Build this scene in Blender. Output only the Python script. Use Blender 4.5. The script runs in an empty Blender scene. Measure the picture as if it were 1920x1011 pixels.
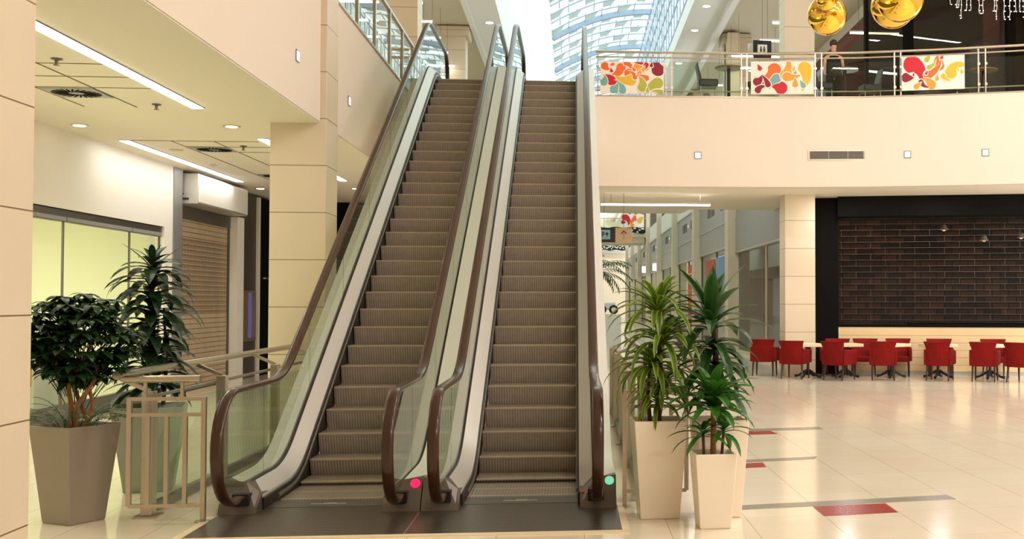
import bpy, bmesh, math, random
from mathutils import Vector, Matrix
random.seed(11)
SC = bpy.context.scene
COL = SC.collection
PI = math.pi
def R(a): return math.radians(a)
def lin(c):
    def f(v):
        v = v/255.0
        return v/12.92 if v <= .04045 else ((v+.055)/1.055)**2.4
    return (f(c[0]), f(c[1]), f(c[2]), 1)

# ------------------------------------------------------------------ materials
def new_mat(name):
    m = bpy.data.materials.new(name); m.use_nodes = True
    nt = m.node_tree
    for n in list(nt.nodes): nt.nodes.remove(n)
    out = nt.nodes.new('ShaderNodeOutputMaterial')
    return m, nt, out
def N(nt, typ, **kw):
    n = nt.nodes.new(typ)
    for k, v in kw.items():
        if k in n.inputs: n.inputs[k].default_value = v
        else: setattr(n, k, v)
    return n
def mathn(nt, op, a, b=None):
    n = nt.nodes.new('ShaderNodeMath'); n.operation = op
    for i, v in enumerate((a, b)):
        if v is None: continue
        if isinstance(v, (int, float)): n.inputs[i].default_value = v
        else: nt.links.new(v, n.inputs[i])
    return n.outputs[0]
def mixc(nt, fac, a, b):
    n = nt.nodes.new('ShaderNodeMixRGB')
    for key, v in (('Fac', fac), ('Color1', a), ('Color2', b)):
        if isinstance(v, (int, float, tuple)): n.inputs[key].default_value = v
        else: nt.links.new(v, n.inputs[key])
    return n.outputs[0]
def scalec(c, k): return (c[0]*k, c[1]*k, c[2]*k, 1)
def noise_col(nt, c, var, scale, coord='Object'):
    tc = N(nt, 'ShaderNodeTexCoord')
    nz = N(nt, 'ShaderNodeTexNoise', Scale=scale, Detail=4.0)
    nt.links.new(tc.outputs[coord], nz.inputs['Vector'])
    return mixc(nt, nz.outputs[0], scalec(c, 1-var), scalec(c, 1+var)), tc, nz
def principled(nt, out, color, rough=.5, metal=0., bump=None, bstr=.2, coat=0., spec=.5):
    b = N(nt, 'ShaderNodeBsdfPrincipled')
    if isinstance(color, tuple): b.inputs['Base Color'].default_value = color
    else: nt.links.new(color, b.inputs['Base Color'])
    b.inputs['Roughness'].default_value = rough
    b.inputs['Metallic'].default_value = metal
    b.inputs['Coat Weight'].default_value = coat
    b.inputs['Specular IOR Level'].default_value = spec
    if bump is not None:
        bp = N(nt, 'ShaderNodeBump', Strength=bstr, Distance=.01)
        nt.links.new(bump, bp.inputs['Height']); nt.links.new(bp.outputs[0], b.inputs['Normal'])
    nt.links.new(b.outputs[0], out.inputs[0])
    return b
M = {}
def mat(name, c, rough=.5, metal=0., var=.06, scale=5., bump=0., coat=0., spec=.5):
    m, nt, out = new_mat(name)
    col, tc, nz = noise_col(nt, lin(c), var, scale)
    principled(nt, out, col, rough, metal, nz.outputs[0] if bump else None, bump, coat, spec)
    M[name] = m; return m
def emat(name, c, strength):
    m, nt, out = new_mat(name)
    e = N(nt, 'ShaderNodeEmission', Color=lin(c), Strength=strength)
    nt.links.new(e.outputs[0], out.inputs[0]); M[name] = m; return m
def glass(name, tint, ior=1.5, rough=0.0):
    m, nt, out = new_mat(name)
    t = N(nt, 'ShaderNodeBsdfTransparent', Color=lin(tint))
    g = N(nt, 'ShaderNodeBsdfGlossy', Roughness=rough)
    fr = N(nt, 'ShaderNodeFresnel', IOR=ior)
    mx = N(nt, 'ShaderNodeMixShader')
    geo = N(nt, 'ShaderNodeNewGeometry')
    nt.links.new(mathn(nt, 'MULTIPLY', fr.outputs[0], mathn(nt, 'SUBTRACT', 1., geo.outputs['Backfacing'])), mx.inputs[0]); nt.links.new(t.outputs[0], mx.inputs[1]); nt.links.new(g.outputs[0], mx.inputs[2])
    nt.links.new(mx.outputs[0], out.inputs[0]); M[name] = m; return m

mat('plaster_pink', (229, 215, 200), .75, var=.02, scale=.6)
mat('plaster_white', (240, 236, 226), .7, var=.02, scale=.6)
mat('ceiling_cream', (232, 224, 206), .8, var=.02, scale=.5)
mat('ceiling_grey', (205, 195, 172), .8, var=.03, scale=.5)
mat('seam', (96, 86, 62), .8)
mat('skylight_white', (246, 246, 244), .7, var=.02)
mat('steel_blue', (150, 164, 190), .5, var=.05)
def frosted(name, c):
    m, nt, out = new_mat(name)
    col, tc, nz = noise_col(nt, lin(c), .05, 3.)
    d = N(nt, 'ShaderNodeBsdfDiffuse'); t = N(nt, 'ShaderNodeBsdfTranslucent'); mx = N(nt, 'ShaderNodeMixShader', Fac=.35)
    for q in (d, t): nt.links.new(col, q.inputs[0])
    nt.links.new(d.outputs[0], mx.inputs[1]); nt.links.new(t.outputs[0], mx.inputs[2]); nt.links.new(mx.outputs[0], out.inputs[0]); M[name] = m
frosted('louvre', (214, 220, 222))
mat('alu', (205, 200, 192), .32, .55, .05, 2.)
mat('alu_deck', (200, 193, 186), .36, .35, .04, 1.5)
mat('alu_outer', (226, 222, 214), .4, .1, .04, 1.5)
mat('alu_dark', (112, 108, 100), .35, .6, .08, 3.)
mat('brushed_steel', (186, 174, 156), .28, .9, .06, 30.)
mat('base_metal', (104, 94, 84), .42, .6, .08, 3.)
mat('skirt_black', (34, 25, 20), .45, .2)
mat('black_rubber', (18, 15, 13), .5)
mat('handrail_brown', (62, 38, 25), .22, 0., .10, 8., coat=.12, spec=.35)
mat('step_lip', (186, 166, 140), .4, .2)
mat('bronze_pot', (150, 136, 120), .42, .3, .04, 3.)
mat('pot_green_grey', (158, 158, 140), .45, .25, .04, 3.)
mat('pot_beige', (244, 230, 208), .5, .05, .03, 3.)
mat('soil', (44, 32, 24), .95, var=.3, scale=40., bump=.6)
mat('bark', (140, 92, 52), .8, var=.25, scale=22., bump=.5)
mat('bark_dark', (92, 66, 44), .85, var=.25, scale=22., bump=.5)
mat('red_velvet', (122, 9, 6), .8, 0., .45, 5., spec=.25)
mat('wood_dark', (58, 32, 22), .4, var=.2, scale=14.)
mat('table_cream', (240, 220, 178), .4, var=.04)
mat('black_iron', (20, 17, 16), .45)
mat('shop_black', (13, 11, 9), .85, var=.1, spec=.15)
mat('grey_panel', (164, 163, 162), .35, .2, .05, .7)
mat('grey_column', (150, 150, 148), .35, .3, .05, 1.)
mat('grey_dark', (92, 84, 76), .5, .2, .06)
mat('facade_beige', (226, 210, 184), .7, var=.03)
mat('sign_white', (240, 236, 228), .35, var=.02)
mat('gold', (248, 200, 84), .04, 1., .03)
mat('dark_plastic', (34, 28, 24), .4)
mat('bistro_top', (140, 112, 78), .35, var=.15, scale=20.)
mat('olive', (92, 84, 54), .7)
mat('maroon', (88, 34, 24), .6)
mat('brown_beam', (112, 62, 50), .5)
mat('skin', (222, 168, 138), .55, var=.08, scale=30.)
mat('hair', (60, 36, 24), .6)
mat('cloth_black', (22, 20, 22), .8)
mat('pink', (226, 92, 112), .6)
mat('store_wall', (242, 242, 214), .7, var=.03)
mat('store_white', (232, 232, 220), .6)
mat('orange', (226, 132, 40), .5)
mat('banner_paper', (246, 232, 220), .6, var=.01)
mat('print_red', (200, 24, 44), .6); mat('print_crimson', (140, 20, 48), .6); mat('print_orange', (236, 108, 44), .6)
mat('print_amber', (240, 156, 52), .6); mat('print_yellow', (224, 182, 50), .6); mat('print_olive', (176, 178, 70), .6)
mat('print_teal', (120, 172, 168), .6); mat('print_coral', (226, 66, 50), .6)
mat('tile_red', (160, 30, 22), .22, var=.08); mat('tile_grey', (150, 144, 130), .22, var=.08)
mat('sign_tan', (184, 158, 126), .5); mat('sign_blue', (120, 166, 178), .5); mat('sign_black', (22, 20, 20), .5)
mat('brick_red', (206, 92, 70), .7, var=.2, scale=12.)
mat('garland_black', (16, 16, 16), .6); mat('bauble_white', (245, 240, 235), .4)
mat('poster_blue', (120, 160, 200), .5)
mat('screen_frame', (160, 140, 112), .4, .5)
emat('lamp', (255, 252, 246), 14.)
emat('lamp_soft', (255, 246, 228), 11.)
emat('lamp_warm', (255, 236, 206), 9.)
emat('square_lamp', (240, 246, 255), 2.2)
emat('led_red', (255, 30, 70), 2.4)
emat('led_green', (140, 225, 180), .9)
emat('led_warm', (255, 240, 225), 3.)
emat('kiosk_purple', (150, 136, 200), .32)
emat('window_far', (255, 255, 255), 1.6)
emat('pendant_dim', (230, 180, 140), 1.2)
glass('glass_clear', (236, 244, 236))
glass('glass_esc', (236, 241, 234))
glass('glass_store', (246, 248, 236), 1.35)
glass('glass_dark', (140, 142, 136), 3.0)
glass('glass_smoked', (150, 150, 140), 1.4)

def stone(name, c, tile, off, jw=.010):
    m, nt, out = new_mat(name)
    col, tc, nz = noise_col(nt, lin(c), .035, 2.2)
    geo = N(nt, 'ShaderNodeNewGeometry'); sp = N(nt, 'ShaderNodeSeparateXYZ')
    nt.links.new(geo.outputs['Position'], sp.inputs[0])
    z = mathn(nt, 'FRACT', mathn(nt, 'DIVIDE', mathn(nt, 'SUBTRACT', sp.outputs[2], off - 10*tile), tile))
    j = mathn(nt, 'LESS_THAN', z, jw/tile)
    colr = mixc(nt, j, col, lin((120, 98, 66)))
    principled(nt, out, colr, .42)
    M[name] = m
stone('stone_pillar', (216, 200, 174), .6528, .375)
stone('stone_counter', (236, 208, 160), .175, .06, .006)
def floor_mat():
    m, nt, out = new_mat('floor_marble')
    geo = N(nt, 'ShaderNodeNewGeometry'); sp = N(nt, 'ShaderNodeSeparateXYZ')
    nt.links.new(geo.outputs['Position'], sp.inputs[0])
    n1 = N(nt, 'ShaderNodeTexNoise', Scale=.9, Detail=6.0, Distortion=1.2); nt.links.new(geo.outputs['Position'], n1.inputs['Vector'])
    n2 = N(nt, 'ShaderNodeTexNoise', Scale=5., Detail=5.0); nt.links.new(geo.outputs['Position'], n2.inputs['Vector'])
    c = mixc(nt, n1.outputs[0], lin((236, 222, 196)), lin((252, 243, 224)))
    c = mixc(nt, mathn(nt, 'MULTIPLY', n2.outputs[0], .25), c, lin((222, 198, 162)))
    # per-tile tone
    tx = mathn(nt, 'FLOOR', mathn(nt, 'DIVIDE', mathn(nt, 'SUBTRACT', sp.outputs[0], .085), .66))
    skew = mathn(nt, 'SUBTRACT', sp.outputs[1], mathn(nt, 'MULTIPLY', sp.outputs[0], .13))
    ty = mathn(nt, 'FLOOR', mathn(nt, 'DIVIDE', skew, 1.0))
    cb = N(nt, 'ShaderNodeCombineXYZ'); nt.links.new(tx, cb.inputs[0]); nt.links.new(ty, cb.inputs[1])
    wn = N(nt, 'ShaderNodeTexWhiteNoise'); nt.links.new(cb.outputs[0], wn.inputs['Vector'])
    c = mixc(nt, mathn(nt, 'MULTIPLY', wn.outputs['Value'], .16), c, lin((214, 186, 146)))
    jx = mathn(nt, 'LESS_THAN', mathn(nt, 'FRACT', mathn(nt, 'DIVIDE', mathn(nt, 'SUBTRACT', sp.outputs[0], .085), .66)), .008)
    jy = mathn(nt, 'MULTIPLY', mathn(nt, 'LESS_THAN', mathn(nt, 'FRACT', skew), .006), .5)
    c = mixc(nt, mathn(nt, 'MULTIPLY', mathn(nt, 'MAXIMUM', jx, jy), .7), c, lin((150, 118, 78)))
    principled(nt, out, c, .13, 0., spec=.55)
    M['floor_marble'] = m
floor_mat()
def ribbed(name, c, period, depth, axis, rough=.42, metal=.45, noise=.18):
    m, nt, out = new_mat(name)
    tc = N(nt, 'ShaderNodeTexCoord'); sp = N(nt, 'ShaderNodeSeparateXYZ'); nt.links.new(tc.outputs['Object'], sp.inputs[0])
    s = mathn(nt, 'FRACT', mathn(nt, 'DIVIDE', sp.outputs[axis], period))
    tri = mathn(nt, 'ABSOLUTE', mathn(nt, 'SUBTRACT', s, .5))
    nz = N(nt, 'ShaderNodeTexNoise', Scale=14., Detail=3.); nt.links.new(tc.outputs['Object'], nz.inputs['Vector'])
    base = mixc(nt, nz.outputs[0], scalec(lin(c), 1-noise), scalec(lin(c), 1+noise))
    col = mixc(nt, mathn(nt, 'MULTIPLY', mathn(nt, 'GREATER_THAN', tri, .3), depth), base, scalec(lin(c), .35))
    principled(nt, out, col, rough, metal, tri, .25)
    M[name] = m
ribbed('step_riser', (180, 165, 150), .0275, .6, 0, .5, .2)
ribbed('step_tread', (158, 142, 128), .0275, .45, 0)
ribbed('landing_ribs', (92, 78, 66), .06, .18, 1, .34, .5)
def leafmat(name, c1, c2, edge=.5, rough=.35):
    m, nt, out = new_mat(name)
    uv = N(nt, 'ShaderNodeUVMap'); sp = N(nt, 'ShaderNodeSeparateXYZ'); nt.links.new(uv.outputs[0], sp.inputs[0])
    d = mathn(nt, 'MULTIPLY', mathn(nt, 'ABSOLUTE', mathn(nt, 'SUBTRACT', sp.outputs[0], .5)), 2.)
    f = mathn(nt, 'GREATER_THAN', d, edge)
    tc = N(nt, 'ShaderNodeTexCoord'); nz = N(nt, 'ShaderNodeTexNoise', Scale=7., Detail=2.); nt.links.new(tc.outputs['Object'], nz.inputs['Vector'])
    c = mixc(nt, mathn(nt, 'MULTIPLY', f, .85), lin(c1), lin(c2))
    c = mixc(nt, mathn(nt, 'MULTIPLY', nz.outputs[0], .6), c, scalec(lin(c1), .55))
    b = principled(nt, out, c, rough, spec=.5)
    tr = N(nt, 'ShaderNodeBsdfTranslucent'); nt.links.new(c, tr.inputs[0])
    mx = N(nt, 'ShaderNodeMixShader', Fac=.22); nt.links.new(b.outputs[0], mx.inputs[1]); nt.links.new(tr.outputs[0], mx.inputs[2])
    nt.links.new(mx.outputs[0], out.inputs[0]); M[name] = m
leafmat('leaf_umbrella', (38, 66, 28), (46, 78, 34), .8)
leafmat('leaf_dark', (30, 54, 28), (48, 76, 40), .75)
leafmat('leaf_lemon', (86, 128, 36), (186, 190, 70), .6)
leafmat('leaf_bright', (62, 118, 40), (80, 140, 48), .8)
leafmat('leaf_mid', (40, 82, 32), (72, 112, 42), .75)
leafmat('leaf_palm', (58, 100, 44), (70, 112, 50), .8)
def brickmat():
    m, nt, out = new_mat('brick_dark')
    tc = N(nt, 'ShaderNodeTexCoord'); mp = N(nt, 'ShaderNodeMapping'); mp.inputs['Rotation'].default_value = (R(90), 0, 0)
    nt.links.new(tc.outputs['Object'], mp.inputs[0])
    br = N(nt, 'ShaderNodeTexBrick', Scale=1.0)
    br.inputs['Color1'].default_value = lin((70, 44, 28)); br.inputs['Color2'].default_value = lin((36, 25, 18)); br.inputs['Mortar'].default_value = lin((14, 12, 10))
    br.inputs['Brick Width'].default_value = .40; br.inputs['Row Height'].default_value = .155; br.inputs['Mortar Size'].default_value = .012
    nt.links.new(mp.outputs[0], br.inputs[0])
    principled(nt, out, br.outputs[0], .85); M['brick_dark'] = m
brickmat()
def brickred():
    m, nt, out = new_mat('brick_coral')
    tc = N(nt, 'ShaderNodeTexCoord'); mp = N(nt, 'ShaderNodeMapping'); mp.inputs['Rotation'].default_value = (R(90), R(0), R(90))
    nt.links.new(tc.outputs['Object'], mp.inputs[0])
    br = N(nt, 'ShaderNodeTexBrick', Scale=1.0)
    br.inputs['Color1'].default_value = lin((216, 92, 68)); br.inputs['Color2'].default_value = lin((196, 74, 54)); br.inputs['Mortar'].default_value = lin((236, 200, 180))
    br.inputs['Brick Width'].default_value = 1.2; br.inputs['Row Height'].default_value = .22; br.inputs['Mortar Size'].default_value = .03
    nt.links.new(mp.outputs[0], br.inputs[0])
    principled(nt, out, br.outputs[0], .8); M['brick_coral'] = m
brickred()
def shuttermat():
    # perforated roller shutter: rows of punched slots in the upper two thirds, solid slats below
    m, nt, out = new_mat('shutter_slats')
    tc = N(nt, 'ShaderNodeTexCoord'); sp = N(nt, 'ShaderNodeSeparateXYZ'); nt.links.new(tc.outputs['Object'], sp.inputs[0])
    fy = mathn(nt, 'FRACT', mathn(nt, 'DIVIDE', sp.outputs[1], .085)); fz = mathn(nt, 'FRACT', mathn(nt, 'DIVIDE', sp.outputs[2], .10))
    hy = mathn(nt, 'GREATER_THAN', fy, .42)
    hz = mathn(nt, 'MULTIPLY', mathn(nt, 'GREATER_THAN', fz, .28), mathn(nt, 'LESS_THAN', fz, .78))
    up = mathn(nt, 'MULTIPLY', mathn(nt, 'GREATER_THAN', sp.outputs[2], 1.5), mathn(nt, 'LESS_THAN', sp.outputs[2], 3.0))
    hole = mathn(nt, 'MULTIPLY', mathn(nt, 'MULTIPLY', hy, hz), up)
    nz = N(nt, 'ShaderNodeTexNoise', Scale=2.5); nt.links.new(tc.outputs['Object'], nz.inputs['Vector'])
    base = mixc(nt, nz.outputs[0], lin((196, 172, 136)), lin((224, 204, 172)))
    base = mixc(nt, mathn(nt, 'MULTIPLY', mathn(nt, 'LESS_THAN', fz, .2), .6), base, lin((104, 86, 62)))
    c = mixc(nt, hole, base, lin((88, 72, 52)))
    principled(nt, out, c, .45, .3); M['shutter_slats'] = m
shuttermat()

# ------------------------------------------------------------------ mesh builder
class MB:
    def __init__(s): s.v = []; s.f = []; s.m = []; s.uv = []; s.mi = 0
    def add(s, vs, fs, uvs=None):
        b = len(s.v); s.v += [tuple(p) for p in vs]
        s.uv += uvs if uvs else [(.5, .5)]*len(vs)
        for f in fs: s.f.append(tuple(b+i for i in f)); s.m.append(s.mi)
        return s
    def box(s, x0, x1, y0, y1, z0, z1):
        vs = [(x, y, z) for z in (z0, z1) for y in (y0, y1) for x in (x0, x1)]
        return s.add(vs, [(0,2,3,1),(4,5,7,6),(0,1,5,4),(2,6,7,3),(0,4,6,2),(1,3,7,5)])
    def obox(s, c, sx, sy, sz, mtx):
        vs = [Vector(c) + mtx @ Vector((x*sx/2, y*sy/2, z*sz/2)) for z in (-1,1) for y in (-1,1) for x in (-1,1)]
        return s.add(vs, [(0,2,3,1),(4,5,7,6),(0,1,5,4),(2,6,7,3),(0,4,6,2),(1,3,7,5)])
    def bar(s, a, b, w, h, up=(0,0,1)):
        a = Vector(a); b = Vector(b); d = (b-a).normalized(); u = Vector(up)
        if abs(d.dot(u)) > .98: u = Vector((0,1,0))
        sd = d.cross(u).normalized(); u = sd.cross(d)
        vs = [p + sd*i*w/2 + u*j*h/2 for p in (a, b) for i, j in ((-1,-1),(1,-1),(1,1),(-1,1))]
        return s.add(vs, [(0,1,2,3),(7,6,5,4),(0,4,5,1),(1,5,6,2),(2,6,7,3),(3,7,4,0)])
    def tube(s, pts, rad, n=8, cap=True):
        pts = [Vector(p) for p in pts]; k = len(pts)
        rs = rad if isinstance(rad, (list, tuple)) else [rad]*k
        vs = []; prev = None
        for i, p in enumerate(pts):
            d = (pts[min(i+1, k-1)] - pts[max(i-1, 0)])
            d = d.normalized() if d.length > 1e-9 else Vector((0,0,1))
            if prev is None:
                u = Vector((0,0,1)) if abs(d.z) < .9 else Vector((1,0,0))
            else: u = prev
            u = (u - d*u.dot(d)).normalized(); w = d.cross(u); prev = u
            vs += [p + (u*math.cos(2*PI*j/n) + w*math.sin(2*PI*j/n))*rs[i] for j in range(n)]
        fs = [(i*n+j, i*n+(j+1)%n, (i+1)*n+(j+1)%n, (i+1)*n+j) for i in range(k-1) for j in range(n)]
        if cap: fs += [tuple(range(n-1, -1, -1)), tuple((k-1)*n+j for j in range(n))]
        return s.add(vs, fs)
    def prism(s, poly, axis, a, b):
        # poly: 2D points; axis: 0 -> (y,z) extruded in x, 1 -> (x,z) in y, 2 -> (x,y) in z
        n = len(poly)
        def mk(p, t): return {0: (t, p[0], p[1]), 1: (p[0], t, p[1]), 2: (p[0], p[1], t)}[axis]
        vs = [mk(p, a) for p in poly] + [mk(p, b) for p in poly]
        return s.add(vs, [tuple(range(n)), tuple(range(2*n-1, n-1, -1))] + [(i, n+i, n+(i+1)%n, (i+1)%n) for i in range(n)])
    def ext(s, path, prof, cap=True):
        # path: (y,z) points; prof: closed (x, dz) profile carried along without turning
        n = len(prof); k = len(path)
        vs = [(p[0], y, z+p[1]) for (y, z) in path for p in prof]
        fs = [(i*n+j, i*n+(j+1)%n, (i+1)*n+(j+1)%n, (i+1)*n+j) for i in range(k-1) for j in range(n)]
        if cap: fs += [tuple(range(n)), tuple((k-1)*n+j for j in range(n))]
        return s.add(vs, fs)
    def lathe(s, prof, c, n=20, axis=2):
        # prof (r, h)
        k = len(prof); vs = []
        for r, h in prof:
            for j in range(n):
                a = 2*PI*j/n; p = (r*math.cos(a), r*math.sin(a), h)
                if axis == 1: p = (p[0], p[2], p[1])
                if axis == 0: p = (p[2], p[0], p[1])
                vs.append((c[0]+p[0], c[1]+p[1], c[2]+p[2]))
        fs = [(i*n+j, i*n+(j+1)%n, (i+1)*n+(j+1)%n, (i+1)*n+j) for i in range(k-1) for j in range(n)]
        fs += [tuple(range(n)), tuple((k-1)*n+j for j in range(n))]
        return s.add(vs, fs)
    def ball(s, c, r, n=16, m=10, sc=(1,1,1)):
        vs = [(c[0], c[1], c[2]+r*sc[2])]
        for i in range(1, m):
            t = PI*i/m
            vs += [(c[0]+r*sc[0]*math.sin(t)*math.cos(2*PI*j/n), c[1]+r*sc[1]*math.sin(t)*math.sin(2*PI*j/n), c[2]+r*sc[2]*math.cos(t)) for j in range(n)]
        vs.append((c[0], c[1], c[2]-r*sc[2]))
        fs = [(0, 1+j, 1+(j+1)%n) for j in range(n)]
        fs += [(1+i*n+j, 1+(i+1)*n+j, 1+(i+1)*n+(j+1)%n, 1+i*n+(j+1)%n) for i in range(m-2) for j in range(n)]
        e = len(vs)-1; fs += [(1+(m-2)*n+(j+1)%n, 1+(m-2)*n+j, e) for j in range(n)]
        return s.add(vs, fs)
    def loft(s, rings):
        n = len(rings[0]); vs = [p for r in rings for p in r]; k = len(rings)
        fs = [(i*n+j, i*n+(j+1)%n, (i+1)*n+(j+1)%n, (i+1)*n+j) for i in range(k-1) for j in range(n)]
        fs += [tuple(range(n-1, -1, -1)), tuple((k-1)*n+j for j in range(n))]
        return s.add(vs, fs)
    def leaf(s, p, az, el, L, W, droop, n=6, fold=.25, pw=.6, start=.12):
        p = Vector(p); sd = Vector((-math.sin(az), math.cos(az), 0)); vs = []; uv = []
        for i in range(n+1):
            t = i/n
            d = Vector((math.cos(el)*math.cos(az), math.cos(el)*math.sin(az), math.sin(el)))
            nr = d.cross(sd) * -1
            if nr.z < 0 and el < PI/2 and el > -PI/2: nr = -nr
            w = W*.5*max(0.02, math.sin(PI*min(1, start+(1-start)*t)))**pw if i < n else .001
            vs += [p + sd*w + nr*w*fold, p.copy(), p - sd*w + nr*w*fold]; uv += [(0., t), (.5, t), (1., t)]
            p = p + d*(L/n); el -= droop/n
        fs = []
        for i in range(n):
            for j in (0, 1): fs.append((i*3+j, i*3+j+1, i*3+j+4, i*3+j+3))
        return s.add(vs, fs, uv)
    def build(s, name, mats, parent=None, world=True, smooth=None, bevel=0., uv=False):
        me = bpy.data.meshes.new(name)
        vs = s.v
        if parent is not None and world:
            inv = ROOT[root_of(parent).name].inverted(); vs = [inv @ Vector(p) for p in vs]
        me.from_pydata([tuple(p) for p in vs], [], s.f)
        if not isinstance(mats, (list, tuple)): mats = [mats]
        for m in mats: me.materials.append(M[m])
        if len(mats) > 1: me.polygons.foreach_set('material_index', s.m)
        if uv:
            lay = me.uv_layers.new(name='UVMap')
            for lp in me.loops: lay.data[lp.index].uv = s.uv[lp.vertex_index]
        else:
            bm = bmesh.new(); bm.from_mesh(me); bmesh.ops.recalc_face_normals(bm, faces=bm.faces); bm.to_mesh(me); bm.free()
        if smooth is not None:
            for p in me.polygons: p.use_smooth = True
            if smooth < 180: me.set_sharp_from_angle(angle=R(smooth))
        me.update()
        o = bpy.data.objects.new(name, me); COL.objects.link(o)
        if parent is not None: o.parent = parent
        if bevel:
            b = o.modifiers.new('bevel', 'BEVEL'); b.width = bevel; b.segments = 2; b.limit_method = 'ANGLE'
        return o
ROOT = {}
def root_of(o):
    while o.parent is not None: o = o.parent
    return o
def tag(o, label=None, cat=None, group=None, kind=None):
    for k, v in (('label', label), ('category', cat), ('group', group), ('kind', kind)):
        if v: o[k] = v
    return o
def thing(name, label, cat, loc=(0,0,0), rz=0., group=None):
    o = bpy.data.objects.new(name, None); COL.objects.link(o)
    o.location = loc; o.rotation_euler = (0, 0, rz); o.empty_display_size = .1
    ROOT[o.name] = Matrix.Translation(loc) @ Matrix.Rotation(rz, 4, 'Z')
    return tag(o, label, cat, group)
def struct(mb, name, mats, **kw):
    o = mb.build(name, mats, **kw); o['kind'] = 'structure'; ROOT[o.name] = Matrix.Identity(4); return o
def solo(mb, name, mats, label, cat, group=None, **kw):
    o = mb.build(name, mats, **kw); ROOT[o.name] = Matrix.Identity(4); return tag(o, label, cat, group)
def dup(root, loc, rz, label=None, group=None):
    r = root.copy(); COL.objects.link(r); r.location = loc; r.rotation_euler = (0, 0, rz)
    ROOT[r.name] = Matrix.Translation(loc) @ Matrix.Rotation(rz, 4, 'Z')
    if label: r['label'] = label
    if group: r['group'] = group
    for ch in list(root.children):
        c = ch.copy(); COL.objects.link(c); c.parent = r
        for g in list(ch.children):
            d = g.copy(); COL.objects.link(d); d.parent = c
    return r
def fillet(P, rad=1.5, n=8):
    out = [P[0]]
    for i in range(1, len(P)-1):
        a, b, c = (Vector((p[0], p[1])) for p in P[i-1:i+2])
        d1 = (a-b).normalized(); d2 = (c-b).normalized()
        ang = d1.angle(d2); t = rad/math.tan(ang/2)
        p1 = b + d1*t; p2 = b + d2*t
        for k in range(n+1):
            u = k/n; out.append(tuple((1-u)**2*p1 + 2*u*(1-u)*b + u*u*p2))
    out.append(P[-1]); return out

# ------------------------------------------------------------------ shell of the mall
YB, YT, ZT, SL = 11.142, 21.75, 6.05, 6.05/(21.75-11.142)
curve = [(-.5, 24.45), (.43, 24.42), (2.24, 24.38), (4.23, 24.30), (6.17, 24.05), (7.84, 23.62), (9.5, 23.05), (11.5, 22.2), (14.4, 20.7)]
def bal(x):      # balcony edge depth at x
    for (a, ya), (b, yb) in zip(curve, curve[1:]):
        if a <= x <= b: return ya + (yb-ya)*(x-a)/(b-a)
    return curve[-1][1]
def balpts(x0, x1, n=24, off=0.):
    return [(x0+(x1-x0)*i/n, bal(x0+(x1-x0)*i/n)+off) for i in range(n+1)]

mb = MB(); mb.box(-12, 15, -10, 135, -.3, 0)
struct(mb, 'floor', 'floor_marble')
mb = MB(); mb.box(-12, -3.5, -10, 130, 4.25, 6.2)
struct(mb, 'slab_west_gallery', 'plaster_pink')
# suspended ceiling under the west gallery, with its panel seams
mb = MB(); mb.box(-7.32, -3.51, -10, 29, 4.235, 4.249)
mb.mi = 1
def seam(x0, y0, x1, y1, w=.012):
    mb.bar((x0, y0, 4.232), (x1, y1, 4.232), w, .006)
for x in (-5.53, -6.17): seam(x, 6, x, 14.9); seam(x, 18, x, 24.2)
for y in (12.2, 12.9, 13.56): seam(-6.17, y, -4.86, y, .007)
for y in (18.0, 18.66, 19.28, 22.8): seam(-6.75 if y < 18.1 else -6.17, y, -4.86, y)
struct(mb, 'ceiling', ['ceiling_cream', 'seam'])
mb = MB(); mb.box(-12, -4.0, 29.0, 29.2, 0, 4.25); mb.box(-4.0, -.9, 29.0, 29.2, 0, 4.25)
struct(mb, 'wall_dark_end', 'shop_black')
# curved balcony slab over the cafe side
mb = MB()
front = balpts(.43, 14.4, 24, .04)
mb.prism(front + [(14.4, 31), (5.0, 30.6), (3.15, 30.6), (3.05, 32.1), (.43, 32.1)], 2, 4.255, 6.05)
struct(mb, 'slab_balcony', ['ceiling_cream'])
mb = MB()
mb.prism(balpts(.43, 14.4) + balpts(.43, 14.4, 24, .32)[::-1], 2, 4.25, 6.2)
struct(mb, 'wall_balcony_front', 'plaster_pink', smooth=30)
mb = MB()
a = balpts(.43, 14.4, 24, -.012); b = balpts(.43, 14.4, 24, .33)
mb.prism(a + b[::-1], 2, 6.2, 6.225)
struct(mb, 'trim_1', 'brushed_steel', smooth=30)
mb = MB(); mb.box(-3.53, -3.47, 16.72, 24.9, 6.2, 6.23)
struct(mb, 'trim_2', 'brushed_steel')
mb = MB(); mb.box(-3.5, .43, 24.75, 31.0, 5.2, 6.05)
struct(mb, 'slab_landing', 'plaster_white')
# upper ceilings
mb = MB(); mb.box(-12, -3.45, -10, 130, 11, 11.2)
struct(mb, 'ceiling_west_gallery', 'ceiling_grey')
mb = MB(); mb.box(4.93, 15, 24, 130, 11, 11.2)
struct(mb, 'ceiling_east_gallery', 'ceiling_grey')
mb = MB(); mb.box(-3.45, 15, -10, 24, 11.2, 11.4)
struct(mb, 'ceiling_hall', 'plaster_white')
mb = MB()
mb.box(-3.45, -2.42, 24, 130, 11.02, 11.12)
struct(mb, 'ceiling_soffit_west', 'skylight_white')
mb = MB(); mb.prism([(-2.42, 11.02), (-1.1, 15.2), (-1.1, 15.35), (-2.55, 11.3)], 1, 24, 128)
struct(mb, 'wall_skylight_west', 'skylight_white')
mb = MB(); mb.box(3.72, 4.93, 24, 130, 11.02, 11.12)
struct(mb, 'ceiling_soffit_east', 'skylight_white')
mb = MB(); mb.box(4.74, 4.95, 24, 130, 10.78, 11.02); mb.box(3.66, 3.9, 24, 130, 10.95, 11.5)
struct(mb, 'trim_skylight_beam', 'skylight_white')
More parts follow.
